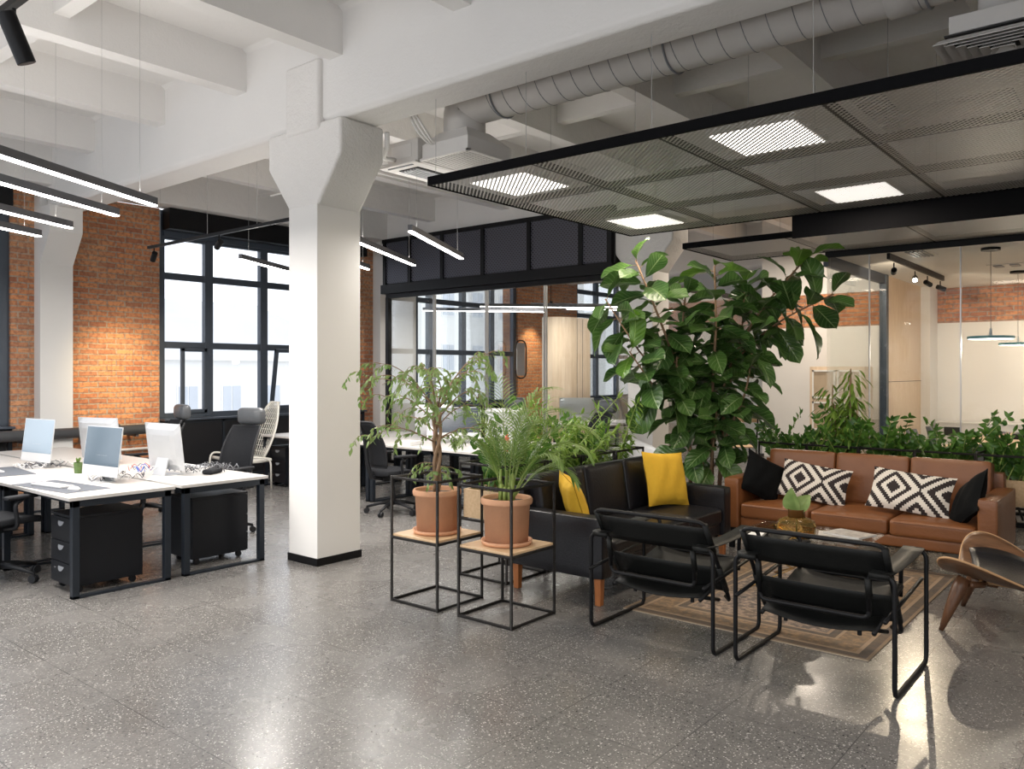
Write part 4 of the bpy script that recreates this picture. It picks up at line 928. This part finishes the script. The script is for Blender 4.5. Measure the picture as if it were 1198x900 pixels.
def sofa(name, lab, loc, rz, W_, D_, m, legm, seat_h, arm_h, back_h, arm_w=.15, leg_h=.2, bseat=None):
    """faces -y; x 0..W_, y 0 (front)..D_ (back)"""
    t = thing(name, lab, 'sofa', loc, rz)
    MB().puff(arm_w, W_ - arm_w, .03, D_ - .04, leg_h, seat_h - .13, .02, 0).build('base', m, t, smooth=True)
    for x0 in (0, W_ - arm_w):
        a = MB().puff(x0, x0 + arm_w, 0, D_ - .02, leg_h - .01, arm_h, .025, .004, 0, 8).build('arm', m, t, smooth=True)
    MB().puff(arm_w * .5, W_ - arm_w * .5, D_ - .13, D_, leg_h, back_h - .07, .03, .01, 1).build('back_frame', m, t, smooth=True)
    n = 3; w = (W_ - 2 * arm_w) / n
    for k in range(n):
        c = MB().puff(arm_w + w * k + .004, arm_w + w * (k + 1) - .004, .01, D_ - .24, seat_h - .14, seat_h, .035, .018, 2, 12).build('seat_cushion', m, t, smooth=True)
        pt = []
        x0, x1, y0 = arm_w + w * k + .012, arm_w + w * (k + 1) - .012, .012
        MB().tube([(x0 + .03, y0 - .003, seat_h - .022), (x1 - .03, y0 - .003, seat_h - .022)], .004, 5).build('piping', m, c)
    for k in range(n):
        b = MB().puff(arm_w + w * k + .004, arm_w + w * (k + 1) - .004, 0, .17, 0, back_h - seat_h + .045, .032, .014, 1, 12).build('back_cushion', m, t, smooth=True, loc=(0, D_ - .29, seat_h - .01), rot=(math.radians(-9), 0, 0))
    for x in (.06, W_ - .06):
        for y in (.06, D_ - .08): MB().add([(x - .028, y - .028, leg_h), (x + .028, y - .028, leg_h), (x + .028, y + .028, leg_h), (x - .028, y + .028, leg_h), (x - .022, y - .022, 0), (x + .022, y - .022, 0), (x + .022, y + .022, 0), (x - .022, y + .022, 0)], [(0, 1, 2, 3), (7, 6, 5, 4), (0, 4, 5, 1), (1, 5, 6, 2), (2, 6, 7, 3), (3, 7, 4, 0)]).build('leg', legm, t, bev=.003)
    return t
sofa('black_sofa', 'black leather three seat sofa with reddish wooden legs', (4.72, 3.06, 0), 0, 2.13, .88, 'black_leather', 'oak_leg', .44, .62, .85)
# brown sofa faces -x: local -y -> world -x  => rotate by -90
sofa('brown_sofa', 'tan brown leather three seat sofa in front of the planters', (7.12, 3.26, 0), -PI / 2, 2.24, .95, 'brown_leather', 'black_metal', .43, .66, .86)
def cushion(lab, m, w, h, th, loc, rot, grp=None):
    return tag(MB().cushion(w, h, th).build('throw_cushion', m, None, smooth=True, loc=loc, rot=rot), lab, 'cushion', grp)
# upright cushions: local plane xz, normal y
cushion('yellow cushion leaning at the left end of the black sofa, partly turned', 'yellow_cloth', .42, .42, .14, (5.02, 3.50, .66), (math.radians(-20), math.radians(-8), math.radians(50)))
cushion('larger yellow cushion upright at the right end of the black sofa', 'yellow_cloth', .49, .49, .16, (6.44, 3.50, .69), (math.radians(-16), math.radians(4), math.radians(-18)))
def bc(lab, m, w, h, th, Y, z, lean, roll, yaw, X=7.66):
    # on brown sofa: facing -x
    return cushion(lab, m, w, h, th, (X, Y, z), (math.radians(-lean), math.radians(roll), -PI / 2 + math.radians(yaw)))
bc('black velvet cushion at the left arm of the brown sofa', 'black_velvet', .42, .42, .15, 3.0, .64, 22, 28, 48, 7.42)
bc('black and white diamond patterned cushion on the left of the brown sofa', 'ikat', .62, .36, .13, 2.56, .62, 24, 8, 6, 7.54)
bc('black and white diamond patterned cushion on the right of the brown sofa', 'ikat', .66, .38, .13, 1.72, .62, 30, 5, 0, 7.46)
bc('black velvet cushion slumped against the right arm of the brown sofa', 'black_velvet', .46, .42, .14, 1.27, .60, 30, -34, -48, 7.38)

# tubular steel lounge chairs with leather straps; local: faces +y, width along x
def club_chair(lab, loc, rz):
    t = thing('tubular_lounge_chair', lab, 'armchair', loc, rz, 'black strap lounge chairs')
    hw, f, b, r = .42, .335, -.335, .0125; at = .615
    for s_, nm in ((-1, 0), (1, 1)):
        x = s_ * hw; xi = s_ * (hw - .13)
        MB().tube(fillet([(xi, b + .03, .42), (xi, b + .01, at), (x, b, at), (x, b, r), (x, f, r), (x, f, at + .02), (xi, f, at + .02), (xi, f - .02, .36)], .05, 5), r, 10).build('side_frame', 'black_metal', t, smooth=True)
        MB().tube([(x - s_ * .03, b - .06, .40), (x - s_ * .03, f + .03, .47)], .011, 8).build('side_rail', 'black_metal', t, smooth=True)
        MB().grid(lambda u, v: (x - s_ * (.005 + u * .115), b + .005 + v * (f - b - .01), at + .014 + .02 * v - .012 * math.sin(v * PI)), 2, 8).build('arm_strap', 'strap_leather', t, smooth=True, solid=.004)
        MB().tube([(xi + s_ * .008, f, at + .02), (x - s_ * .02, f, at + .02)], .018, 10).build('strap_loop', 'strap_leather', t, smooth=True)
        wr = MB(); wr.tube([(xi + s_ * .008, b, at), (x - s_ * .02, b, at)], .018, 10)
        wr.tube([(xi, b + .005, at - .02), (xi, b + .03, .48)], .018, 10)
        wr.build('strap_loop', 'strap_leather', t, smooth=True)
    MB().tube(fillet([(-hw + .13, b + .03, .46), (-hw + .13, b + .035, .38), (hw - .13, b + .035, .38), (hw - .13, b + .03, .46)], .05, 5), r, 10).build('rear_crossbar', 'black_metal', t, smooth=True)
    # back frame: inverted U leaning back, feet tucked forward under the seat
    bw = .375; tp = (b - .02, .775); bt = (b + .33, .245)
    def bp(x, k): return (x, tp[0] + (bt[0] - tp[0]) * k, tp[1] + (bt[1] - tp[1]) * k)
    MB().tube(fillet([(-bw + .08, bt[0] + .12, .235), bp(-bw, 1), bp(-bw, 0), bp(bw, 0), bp(bw, 1), (bw - .08, bt[0] + .12, .235)], .055, 5), r, 10).build('back_frame', 'black_metal', t, smooth=True)
    MB().tube(fillet([(-bw + .08, bt[0] + .02, .235), (-bw + .12, bt[0] - .08, .26), (bw - .12, bt[0] - .08, .26), (bw - .08, bt[0] + .02, .235)], .05, 5), r, 10).build('lower_crossbar', 'black_metal', t, smooth=True)
    MB().grid(lambda u, v: tuple(Vector(bp((u - .5) * 2 * (bw - .004), .07 + v * .30)) + Vector((0, -.008 - .02 * math.sin(u * PI), 0))), 8, 4).build('back_strap', 'strap_leather', t, smooth=True, solid=.005)
    MB().grid(lambda u, v: tuple(Vector(bp((u - .5) * 2 * (bw - .004), .56 + v * .30)) + Vector((0, -.008 - .02 * math.sin(u * PI), 0))), 8, 4).build('lumbar_strap', 'strap_leather', t, smooth=True, solid=.005)
    for s_ in (-1, 1): MB().tube([bp(s_ * bw, .03), bp(s_ * bw, .36)], .018, 10).tube([bp(s_ * bw, .56), bp(s_ * bw, .86)], .018, 10).build('strap_sleeve', 'strap_leather', t, smooth=True)
    sx_ = .30
    MB().tube(fillet([(-sx_, b + .08, .29), (-sx_, f + .0, .43), (sx_, f + .0, .43), (sx_, b + .08, .29)], .05, 5), r, 10).build('seat_frame', 'black_metal', t, smooth=True)
    MB().grid(lambda u, v: ((u - .5) * 2 * sx_, b + .09 + v * (f - b - .1), .305 + v * .135 - .035 * math.sin(PI * u) * (1 - .3 * v)), 8, 8).build('seat_sling', 'strap_leather', t, smooth=True, solid=.006)
    MB().cyl((-sx_ + .1, b + .18, .24), (-sx_ + .1, b + .18, .30), .012, n=8).cyl((sx_ - .1, b + .18, .24), (sx_ - .1, b + .18, .30), .012, n=8).build('bolt', 'black_metal', t)
    return t
cc = club_chair('black tubular strap armchair in front of the black sofa', (4.66, 2.465, 0), -PI / 2)
dup(cc, (4.665, 1.49, 0), -PI / 2, 'black tubular strap armchair at the near corner of the rug')

# plywood shell chair on three legs: faces +y in the world
t = thing('plywood_shell_chair', 'walnut three legged shell chair at the right picture edge', 'armchair', (6.05, .72, 0), 0)
def shell(u, v):
    a, b_ = u * 2 - 1, v * 2 - 1; x = a * math.sqrt(1 - b_ * b_ / 2); y = b_ * math.sqrt(1 - a * a / 2); k = abs(x)
    return (x * .52, .10 + y * .33 + .24 * k ** 1.8 - .04, .29 + .05 * y + .21 * k ** 2.2)
MB().grid(shell, 20, 20).build('seat_shell', 'walnut', t, smooth=True, solid=.014)
ed = [Vector(shell(0, j / 20)) for j in range(21)] + [Vector(shell(i / 20, 1)) for i in range(1, 20)] + [Vector(shell(1, 1 - j / 20)) for j in range(21)] + [Vector(shell(1 - i / 20, 0)) for i in range(1, 20)]
MB().tube(ed, .0078, 6, closed=True).build('shell_edge', 'ply_edge', t, smooth=True)
MB().grid(lambda u, v: tuple(Vector(shell(.13 + u * .74, .13 + v * .74)) + Vector((0, 0, .012 + .012 * math.sin(PI * u) * math.sin(PI * v)))), 12, 10).build('seat_pad', 'black_leather', t, smooth=True, solid=.022)
def bks(u, v):
    a = (u - .5) * 2; return (a * .36 * math.sin(PI * (.28 + .55 * v)) ** .6, -.36 - .13 * v + .10 * a * a, .40 + v * .34)
MB().grid(bks, 14, 8).build('back_shell', 'walnut', t, smooth=True, solid=.014)
MB().grid(lambda u, v: tuple(Vector(bks(.12 + u * .76, .1 + v * .8)) + Vector((0, .014, 0))), 10, 6).build('back_pad', 'black_leather', t, smooth=True, solid=.02)
MB().grid(lambda u, v: ((u - .5) * .10, [.22, -.1, -.36, -.44][min(3, int(v * 3))] if False else (.25 - v * .66), .262 + .02 * (1 - v) + .0 * v + .16 * max(0, v - .72) ** 1 * 2.2), 2, 12).build('back_rail', 'ply_edge', t, smooth=True, solid=.026)
for s_ in (-1, 1):
    MB().tube([(s_ * .255, .30, .335), (s_ * .275, .325, .27), (s_ * .31, .37, .14), (s_ * .345, .415, .0)], [.040, .044, .032, .014], 8).build('leg', 'walnut_leg', t, smooth=True)
MB().tube([(0, .15, .26), (0, .30, .265)], .02, 8).tube([(-.27, .26, .30), (-.1, .22, .27), (.1, .22, .27), (.27, .26, .30)], .020, 8).build('front_rail', 'walnut_leg', t, smooth=True)
MB().tube([(0, -.22, .27), (0, -.38, .20), (0, -.5, 0)], [.028, .026, .014], 8).build('leg', 'walnut_leg', t, smooth=True)

# coffee table, vase, magazines
t = thing('coffee_table', 'square glass coffee table on crossed brass legs', 'coffee table', (6.12, 2.14, 0))
B(-.40, .40, -.46, .46, .405, .417).build('glass_top', 'room_glass', t, bev=.003)
for k, (sx, sy) in enumerate(((-1, -1), (1, -1), (1, 1), (-1, 1))):
    MB().tube([(sx * .33, sy * .38, .403), (sx * .05 + sy * .06, sy * .1, .14), (-sy * .02 + sx * .34, sy * .36, .010)], .010, 8).build('leg', 'brass', t, smooth=True)
MB().tube([(-.33, -.38, .398), (.33, -.38, .398), (.33, .38, .398), (-.33, .38, .398)], .007, 6, closed=True).build('top_frame', 'brass', t)
t = thing('glass_vase', 'wide amber glass vase on the coffee table', 'vase', (5.98, 2.16, .418))
MB().lathe([(.07, .0), (.125, .005), (.137, .03), (.139, .09), (.128, .125), (.08, .145), (.062, .15)], 32).build('vase_body', 'amber_glass', t, smooth=True)
m_ = mat('amber_dark', (.16, .07, .02), .12); MATS['amber_dark'] = m_
MB().lathe([(.062, .15), (.060, .205), (.063, .208), (.055, .208), (.054, .15)], 32).build('vase_neck', 'amber_dark', t, smooth=True)
t2 = thing('leaf_cutting', 'single green fig leaf cutting in the amber vase', 'plant cutting', (5.98, 2.16, .43))
MB().leaf((0, 0, .17), Vector((-.25, .2, 1)), Vector((-1, .3, 0)), .19, .15, .15, .3, 'ov', 0, 6, 8).leaf((0, .0, .17), Vector((.3, -.5, 1)), Vector((-1, 0, .2)), .17, .13, .35, .3, 'ov', 0, 6, 8).build('leaf', 'ficus', t2, smooth=True)
MB().tube([(0, 0, .0), (.01, 0, .18)], .004, 6).build('stalk', 'stem_green', t2)
for k, (x, y, a) in enumerate(((6.22, 1.92, .3), (6.26, 1.86, -.3))):
    o = thing('magazine', ['lower grey patterned magazine on the coffee table', 'upper open magazine on the coffee table'][k], 'magazine', (x, y, .418 + .012 * k), a)
    B(-.11, .11, -.15, .15, 0, .01).build('pages', 'paper', o); B(-.11, .11, -.15, .15, .01, .0115).build('cover', 'marble', o) if 'marble' in MATS else B(-.11, .11, -.15, .15, .01, .0115).build('cover', mat('magazine_cover', (.38, .36, .34), .3, 0, .8, 25), o)
tag(B(-.09, .09, -.06, .06, 0, .02).build('notebook', 'paper', loc=(5.86, 2.42, .418), rot=(0, 0, .2), bev=.003), 'small white notebook at the left corner of the coffee table', 'notebook')
tag(B(-.07, .07, -.035, .035, 0, .012).build('remote_control', 'black_plastic', loc=(5.86, 2.08, .418), rot=(0, 0, .9), bev=.004), 'flat dark grey object in front of the vase', 'remote')

# ---------------------------------------------------------------- plant stands
def stand(lab, loc, shelf=True, box=False, s_=.46, hgt=.9, grp='black rod plant stands', name='plant_stand', ly=None):
    t = thing(name, lab, 'plant stand', loc, 0, grp); r = .0105; h = s_ / 2; hy = (ly or s_) / 2
    for sx in (-1, 1):
        for sy in (-1, 1):
            MB().cyl((sx * h, sy * hy, 0), (sx * h, sy * hy, hgt), r, n=8).build('post', 'rebar', t)
    for z in (r, .46, hgt - r):
        if z == .46 and not (shelf or box): continue
        MB().tube([(-h, -hy, z), (h, -hy, z), (h, hy, z), (-h, hy, z)], r, 8, closed=True).build('ring', 'rebar', t)
    if shelf:
        MB().box(-h + .004, h - .004, -hy + .004, hy - .004, .469, .486).build('shelf', 'wood_light', t, bev=.003)
    return t
def rebar():
    m, nt, bs = nodes('rebar'); bs.inputs['Base Color'].default_value = (.02, .018, .017, 1); bs.inputs['Roughness'].default_value = .45; bs.inputs['Metallic'].default_value = .3
    w = N(nt, 'ShaderNodeTexWave'); w.bands_direction = 'DIAGONAL'; w.inputs['Scale'].default_value = 60; L(nt, objco(nt), w.inputs['Vector']); bump(nt, bs, w.outputs[1], 1, .004); MATS['rebar'] = m
rebar()
stand('black rod plant stand with a plywood shelf holding the potted ficus', (4.165, 4.115, 0))
stand('black rod plant stand with a plywood shelf holding the potted palm, nearest the camera', (4.19, 3.48, 0))
def pot(lab, loc):
    t = thing('terracotta_pot', lab, 'plant pot', loc, 0, 'terracotta pots')
    MB().lathe([(.12, .012), (.145, .012), (.158, .27), (.172, .272), (.176, .285), (.176, .305), (.170, .315), (.158, .315), (.152, .30), (.150, .27), (.001, .268)], 40).build('pot_body', 'terracotta', t, smooth=True)
    MB().lathe([(.15, 0), (.168, .004), (.176, .03), (.168, .03), (.155, .010), (.001, .010)], 40).build('saucer', 'terracotta', t, smooth=True)
    MB().lathe([(.151, .262), (.150, .282), (.10, .288), (.001, .29)], 24).build('potting_soil', 'soil', t, smooth=True)
    return t
p_ = pot('terracotta pot with saucer under the ficus', (4.165, 4.115, .487)); dup(p_, (4.19, 3.48, .487), 0, 'terracotta pot with saucer under the palm')

# ---------------------------------------------------------------- plants
def rnd_dir(el=.3): a = U(0, 2 * PI); return Vector((math.cos(a), math.sin(a), U(-el, el)))
# ficus benjamina
t = thing('weeping_fig', 'airy weeping fig with twisted stem and thin leaves in the left pot', 'potted plant', (4.165, 4.115, .77))
tr = MB(); fo = MB()
for k in range(3):
    pts = [(.018 * math.cos(i * .55 + k * 2.1) * (1 + i * .04), .018 * math.sin(i * .55 + k * 2.1) * (1 + i * .04), i * .045) for i in range(14)]
    tr.tube(pts, .013, 7)
def twig(p, d, ln, rad, dens, droop):
    pts = [Vector(p)]; d = Vector(d).normalized(); n = 8
    for i in range(n):
        d = (d + Vector((U(-.15, .15), U(-.15, .15), -droop * i / n + U(-.08, .08)))).normalized(); pts.append(pts[-1] + d * ln / n)
    tr.tube(pts, [rad * (1 - .8 * i / n) for i in range(n + 1)], 5)
    for i in range(2, n + 1):
        for _ in range(dens):
            dd = (pts[i] - pts[i - 1]).normalized() + rnd_dir(.3) * .9 + Vector((0, 0, -.65))
            fo.leaf(pts[i] + (pts[i - 1] - pts[i]) * R(), dd, Vector((U(-1, 1), U(-1, 1), U(.2, 1))), U(.038, .06), U(.015, .023), .3, .1, 'ov', 0, 2, 3)
    return pts
for k in range(19):
    a = k * 2.4 + .5; z = .34 + .03 * k; r0 = .02
    el = .45 + .07 * k
    q = twig((r0 * math.cos(a), r0 * math.sin(a), min(z, .62)), (math.cos(a), math.sin(a), el), U(.42, .62) + (.14 if k > 9 else 0), .006, 2, .5 if k < 9 else .35)
    for j in (2, 4, 5, 7):
        a2 = a + U(-1.3, 1.3); twig(q[j], (math.cos(a2), math.sin(a2), U(.1, .7)), U(.18, .32), .003, 2, .9)
for k in range(7):
    a = k * .9 + .2; twig((0, 0, U(.1, .3)), (math.cos(a), math.sin(a), .15), U(.2, .34), .003, 2, .5)
tr.build('trunk', 'bark', t, smooth=True); fo.build('foliage', 'ficus', t)
# areca palm
def frond(mb, st, p, d, ln, n=20, droop=.9, wl=.17, ww=.013):
    pts = [Vector(p)]; d = Vector(d).normalized(); m = 14
    for i in range(m):
        d = (d + Vector((0, 0, -droop * (i / m) ** 1.5 * .33))).normalized(); pts.append(pts[-1] + d * ln / m)
    st.tube(pts, [.005 * (1 - .75 * i / m) for i in range(m + 1)], 5)
    for k in range(n):
        f = .30 + .70 * k / n; i = min(m - 1, int(f * m)); q = pts[i].lerp(pts[i + 1], f * m - i); tdir = (pts[i + 1] - pts[i]).normalized()
        sd = tdir.cross(Vector((0, 0, 1))); sd = sd.normalized() if sd.length > .1 else Vector((1, 0, 0))
        for s_ in (-1, 1):
            l = wl * (.5 + .6 * math.sin(PI * (k / n * .8 + .15)))
            mb.leaf(q, sd * s_ + tdir * .75 + Vector((0, 0, .18)), Vector((0, 0, 1)), l, ww, .35, .2, 'thin', 0, 2, 4)
t = thing('areca_palm', 'light green areca palm with arching fronds in the right pot', 'potted plant', (4.19, 3.48, .77))
fr, st = MB(), MB()
RX_, FX_ = Vector((.633, -.774, 0)), Vector((.774, .633, 0))
for dx, df, dz, ln in ((1.0, -.1, .9, .75), (1.15, .3, 1.25, .88), (.6, .5, 1.4, .75), (-.4, .2, 1.25, .72), (-.55, -.2, 1.1, .6), (.25, -.3, 1.8, .7), (.85, -.5, 1.0, .6), (.5, .2, 1.9, .9), (.95, .1, .6, .55), (-.1, .5, 1.7, .7), (-.12, .1, 2.6, .86), (.75, .4, 1.6, .85)):
    st.tube([(RX_ * dx * .02), (RX_ * dx * .04 + Vector((0, 0, .08)))], .009, 6); frond(fr, st, RX_ * dx * .03 + FX_ * df * .03, RX_ * dx * .5 + FX_ * df * .5 + Vector((0, 0, dz)), ln, 24, 1.35, .2)
for k in range(9): a = k * .7; st.tube([(.05 * math.cos(a), .05 * math.sin(a), 0), (.04 * math.cos(a), .04 * math.sin(a), U(.1, .22))], .010, 6)
st.build('stalk', 'stem_green', t, smooth=True); fr.build('foliage', 'palm', t)
# zz plants and others in the planter rows
def zz_plant(lab, loc, kind='zz', n=9, h=.55, spread=.26, grp='zz plants in the planter rows', lx=1., ly=1.):
    t = thing('zz_plant' if kind == 'zz' else 'leafy_plant', lab, 'potted plant', loc, 0, grp); st, fo = MB(), MB()
    for k in range(n):
        b = Vector((U(-.17, .17) * lx, U(-.17, .17) * ly, 0)); a = U(0, 2 * PI); lean = U(.1, .55); d = Vector((math.cos(a) * lean, math.sin(a) * lean, 1)).normalized(); ln = h * (U(.55, 1.1) if R() < .8 else U(1.15, 1.6)); pts = [b]; m = 8
        for i in range(m): d = (d + Vector((math.cos(a), math.sin(a), -.2)) * .05).normalized(); pts.append(pts[-1] + d * ln / m)
        st.tube(pts, [.007 * (1 - .6 * i / m) for i in range(m + 1)], 5)
        nl = 10 if kind == 'zz' else 15
        for i in range(nl):
            f = .18 + .82 * i / (nl - 1); j = min(m - 1, int(f * m)); q = pts[j].lerp(pts[j + 1], f * m - j) if j < m else pts[m]; td = (pts[j + 1] - pts[j]).normalized()
            sd = td.cross(Vector((math.sin(a + k), math.cos(a + k), .2))).normalized()
            for s_ in (-1, 1):
                if kind == 'zz': fo.leaf(q, sd * s_ * 1.1 + td * U(.3, .9) + rnd_dir(.5) * .45, td.cross(sd) + rnd_dir(.5) * .5, U(.06, .092), U(.038, .055), .25, .2, 'ov', 0, 2, 4)
                else: fo.leaf(q, sd * s_ * U(.7, 1) + td * .5 + rnd_dir(.4) * .4, Vector((0, 0, 1)), U(.09, .15), U(.018, .03), .5, .15, 'thin', 0, 2, 4)
        fo.leaf(pts[m], pts[m] - pts[m - 1], Vector((1, 0, 0)), .08, .03, .1, .2, 'ov', 0, 2, 4)
    st.build('stems', 'stem_green', t, smooth=True); fo.build('foliage', 'zz' if kind == 'zz' else 'lime', t); return t
def planter(lab, loc, rz=0., grp='planter frames'):
    t = stand(lab, loc, False, True, .49, .92, grp, 'planter_frame'); t.rotation_euler = (0, 0, rz); t['category'] = 'planter'
    bx = MB(); bx.box(-.225, .225, -.225, -.208, .472, .70).box(-.225, .225, .208, .225, .472, .70).box(-.225, -.208, -.208, .208, .472, .70).box(.208, .225, -.208, .208, .472, .70).box(-.208, .208, -.208, .208, .472, .488)
    bx.build('plywood_box', 'pine', t); B(-.207, .207, -.207, .207, .64, .665).build('potting_soil', 'soil', t); return t
bl = ['planter frame behind the black sofa showing its plywood box, left end', 'second planter frame from the left behind the black sofa', 'third planter frame from the left behind the black sofa', 'planter frame at the right end of the row behind the black sofa']
zl = ['lush green plant at the left end of the row behind the black sofa', 'second plant from the left behind the black sofa', 'third plant from the left behind the black sofa', 'plant at the right end of the row behind the black sofa']
pf = planter(bl[0], (5.03, 4.22, 0))
for k in range(1, 4): dup(pf, (5.03 + .53 * k, 4.22, 0), 0, bl[k])
for k in range(4): zz_plant(zl[k], (5.03 + .53 * k, 4.22, .66), 'zz' if k in (0, 2) else 'lime', 12, .50 + .06 * (k > 0), grp='plants behind the black sofa')
zz_plant('loose green plant spilling over the left end of the black sofa', (5.3, 4.22, .66), 'lime', 9, .55, grp='plants behind the black sofa')
zz_plant('bright leafy plant between the second and third planter behind the black sofa', (5.82, 4.2, .66), 'lime', 10, .6, grp='plants behind the black sofa')
bl2 = ['planter frame at the left end of the row behind the brown sofa', 'second planter frame from the left behind the brown sofa', 'third planter frame from the left behind the brown sofa', 'fourth planter frame from the left behind the brown sofa', 'planter frame at the right end of the row behind the brown sofa']
zl2 = ['dark zz plant at the left end behind the brown sofa', 'second dark zz plant from the left behind the brown sofa', 'third dark zz plant behind the brown sofa, below the bamboo', 'fourth dark zz plant from the left behind the brown sofa', 'zz plant at the right end behind the brown sofa, trailing over the edge']
for k in range(5): dup(pf, (8.42, 3.1 - .50 * k, 0), 0, bl2[k], 'planter frames behind the brown sofa')
for k in range(5): zz_plant(zl2[k], (8.42, 3.1 - .50 * k, .66), 'zz', 22, .46, grp='zz plants behind the brown sofa')
t = thing('bamboo_plant', 'upright bamboo like plant with narrow drooping leaves rising above the brown sofa', 'potted plant', (8.44, 2.62, .66)); st, fo = MB(), MB()
for k in range(6):
    b = Vector((U(-.1, .1), U(-.16, .16), 0)); h = U(.55, .95) if k else 1.02; st.tube([b, b + Vector((U(-.03, .03), U(-.03, .03), h))], [.009, .006], 6)
    for i in range(60): z = h * (.3 + .7 * R()); a = U(0, 2 * PI); st_ = b + Vector((0, 0, z)); fo.leaf(st_ + Vector((math.cos(a), math.sin(a), .1)) * U(0, .12), Vector((math.cos(a), math.sin(a), -.35)), Vector((0, 0, 1)), U(.11, .17), .030, .4, .1, 'thin', 0, 2, 4)
st.build('cane', 'bark', t, smooth=True); fo.build('foliage', 'lime', t)

# fiddle leaf fig
t = thing('fiddle_leaf_fig', 'huge fiddle leaf fig filling the corner between both sofas', 'potted plant', (7.62, 3.72, 0))
tr, fo, fy = MB(), MB(), MB()
def wp(dx, z, df=0.): return RX_ * dx + FX_ * df + Vector((0, 0, z))
def stemleaf(pts_, r0, r1, nl, start=.3, big=.34, young=0, spread=1.0):
    pts = fillet([Vector(p) for p in pts_], .35, 4); seg = [0]
    for i in range(1, len(pts)): seg.append(seg[-1] + (pts[i] - pts[i - 1]).length)
    T = seg[-1]; tr.tube(pts, [r0 + (r1 - r0) * s / T for s in seg], 7)
    def at(f):
        s = f * T
        for i in range(1, len(pts)):
            if seg[i] >= s - 1e-9: k = (s - seg[i - 1]) / max(1e-6, seg[i] - seg[i - 1]); return pts[i - 1].lerp(pts[i], k), (pts[i] - pts[i - 1]).normalized()
        return pts[-1], (pts[-1] - pts[-2]).normalized()
    for k in range(nl):
        f = start + (1 - start) * (k + .5) / nl; q, d = at(f); a = k * 2.4 + R() * .5
        o = d.orthogonal().normalized(); o = Matrix.Rotation(a, 3, d) @ o
        upk = .15 + .9 * max(0, f - .75) * 2.5
        dr = (o * spread + d * upk + Vector((0, 0, U(-.25, .25)))).normalized(); L_ = big * 1.28 * U(.75, 1.12) * (1 - .35 * max(0, f - .85) / .15 * .5)
        tgt = fy if (young and f > 1 - young) else fo
        tr.tube([q, q + dr * .05], .004, 5)
        tgt.leaf(q + dr * .045, dr + Vector((0, 0, U(-.7, .35))), Vector((0, 0, 1)) + rnd_dir() * .7, L_, L_ * U(.64, .80), U(.1, .5), .22, 'fig', .035, 6, 9)
J = lambda a: a
stemleaf([wp(-.12, .45), wp(-.14, 1.3), wp(-.38, 2.0, -.1), wp(-.70, 2.78, -.1)], .022, .009, 39, .38, .33, 0)
stemleaf([wp(-.2, 1.45), wp(-.6, 1.75, -.1), wp(-1.02, 2.38, -.2)], .012, .007, 16, .35, .30, .0)
stemleaf([wp(-.2, 1.35), wp(-.5, 1.45, -.2), wp(-.80, 1.85, -.35)], .012, .007, 16, .25, .34, .12)
stemleaf([wp(0, .45), wp(.02, 1.4, .1), wp(-.2, 2.0, .1), wp(-.15, 2.45, .1)], .02, .009, 31, .3, .32, 0)
stemleaf([wp(.1, .45), wp(.1, 1.5), wp(.12, 2.1, -.1), wp(.10, 2.72, -.1)], .022, .009, 44, .22, .33, .05)
stemleaf([wp(.2, .45, .1), wp(.25, 1.4, .1), wp(.5, 2.15, .1), wp(1.08, 2.82, .05)], .022, .009, 39, .35, .33, .06)
stemleaf([wp(.3, 1.7, .1), wp(.75, 2.15, .1), wp(1.35, 2.45, .0)], .012, .007, 16, .35, .34, 0)
stemleaf([wp(.22, 1.5), wp(.45, 1.9, .2), wp(.5, 2.6, .2)], .012, .007, 19, .25, .30, .05)
stemleaf([wp(.15, .45, -.1), wp(.2, 1.0, -.1), wp(.42, 1.4, -.1), wp(.5, 2.0, -.1)], .018, .008, 31, .25, .30, 0)
stemleaf([wp(-.05, .45, -.15), wp(-.15, .9, -.15), wp(-.32, 1.35, -.15), wp(-.3, 1.8, -.2)], .016, .008, 26, .2, .28, 0)
stemleaf([wp(.05, .45, -.1), wp(.05, .8, -.2), wp(.10, 1.3, -.2)], .014, .008, 18, .2, .26, 0)
tr.build('trunk', 'bark', t, smooth=True); fo.build('foliage', 'fig', t, smooth=True); fy.build('young_leaves', 'fig_young', t, smooth=True)
t = thing('fig_planter', 'round black planter of the fiddle leaf fig hidden in the sofa corner', 'plant pot', (7.62, 3.72, 0))
MB().lathe([(.16, 0), (.23, .01), (.26, .42), (.235, .42), (.23, .40), (.001, .40)], 32).build('planter_body', 'black_plastic', t, smooth=True); MB().lathe([(.229, .40), (.22, .43), (.001, .44)], 24).build('potting_soil', 'soil', t)
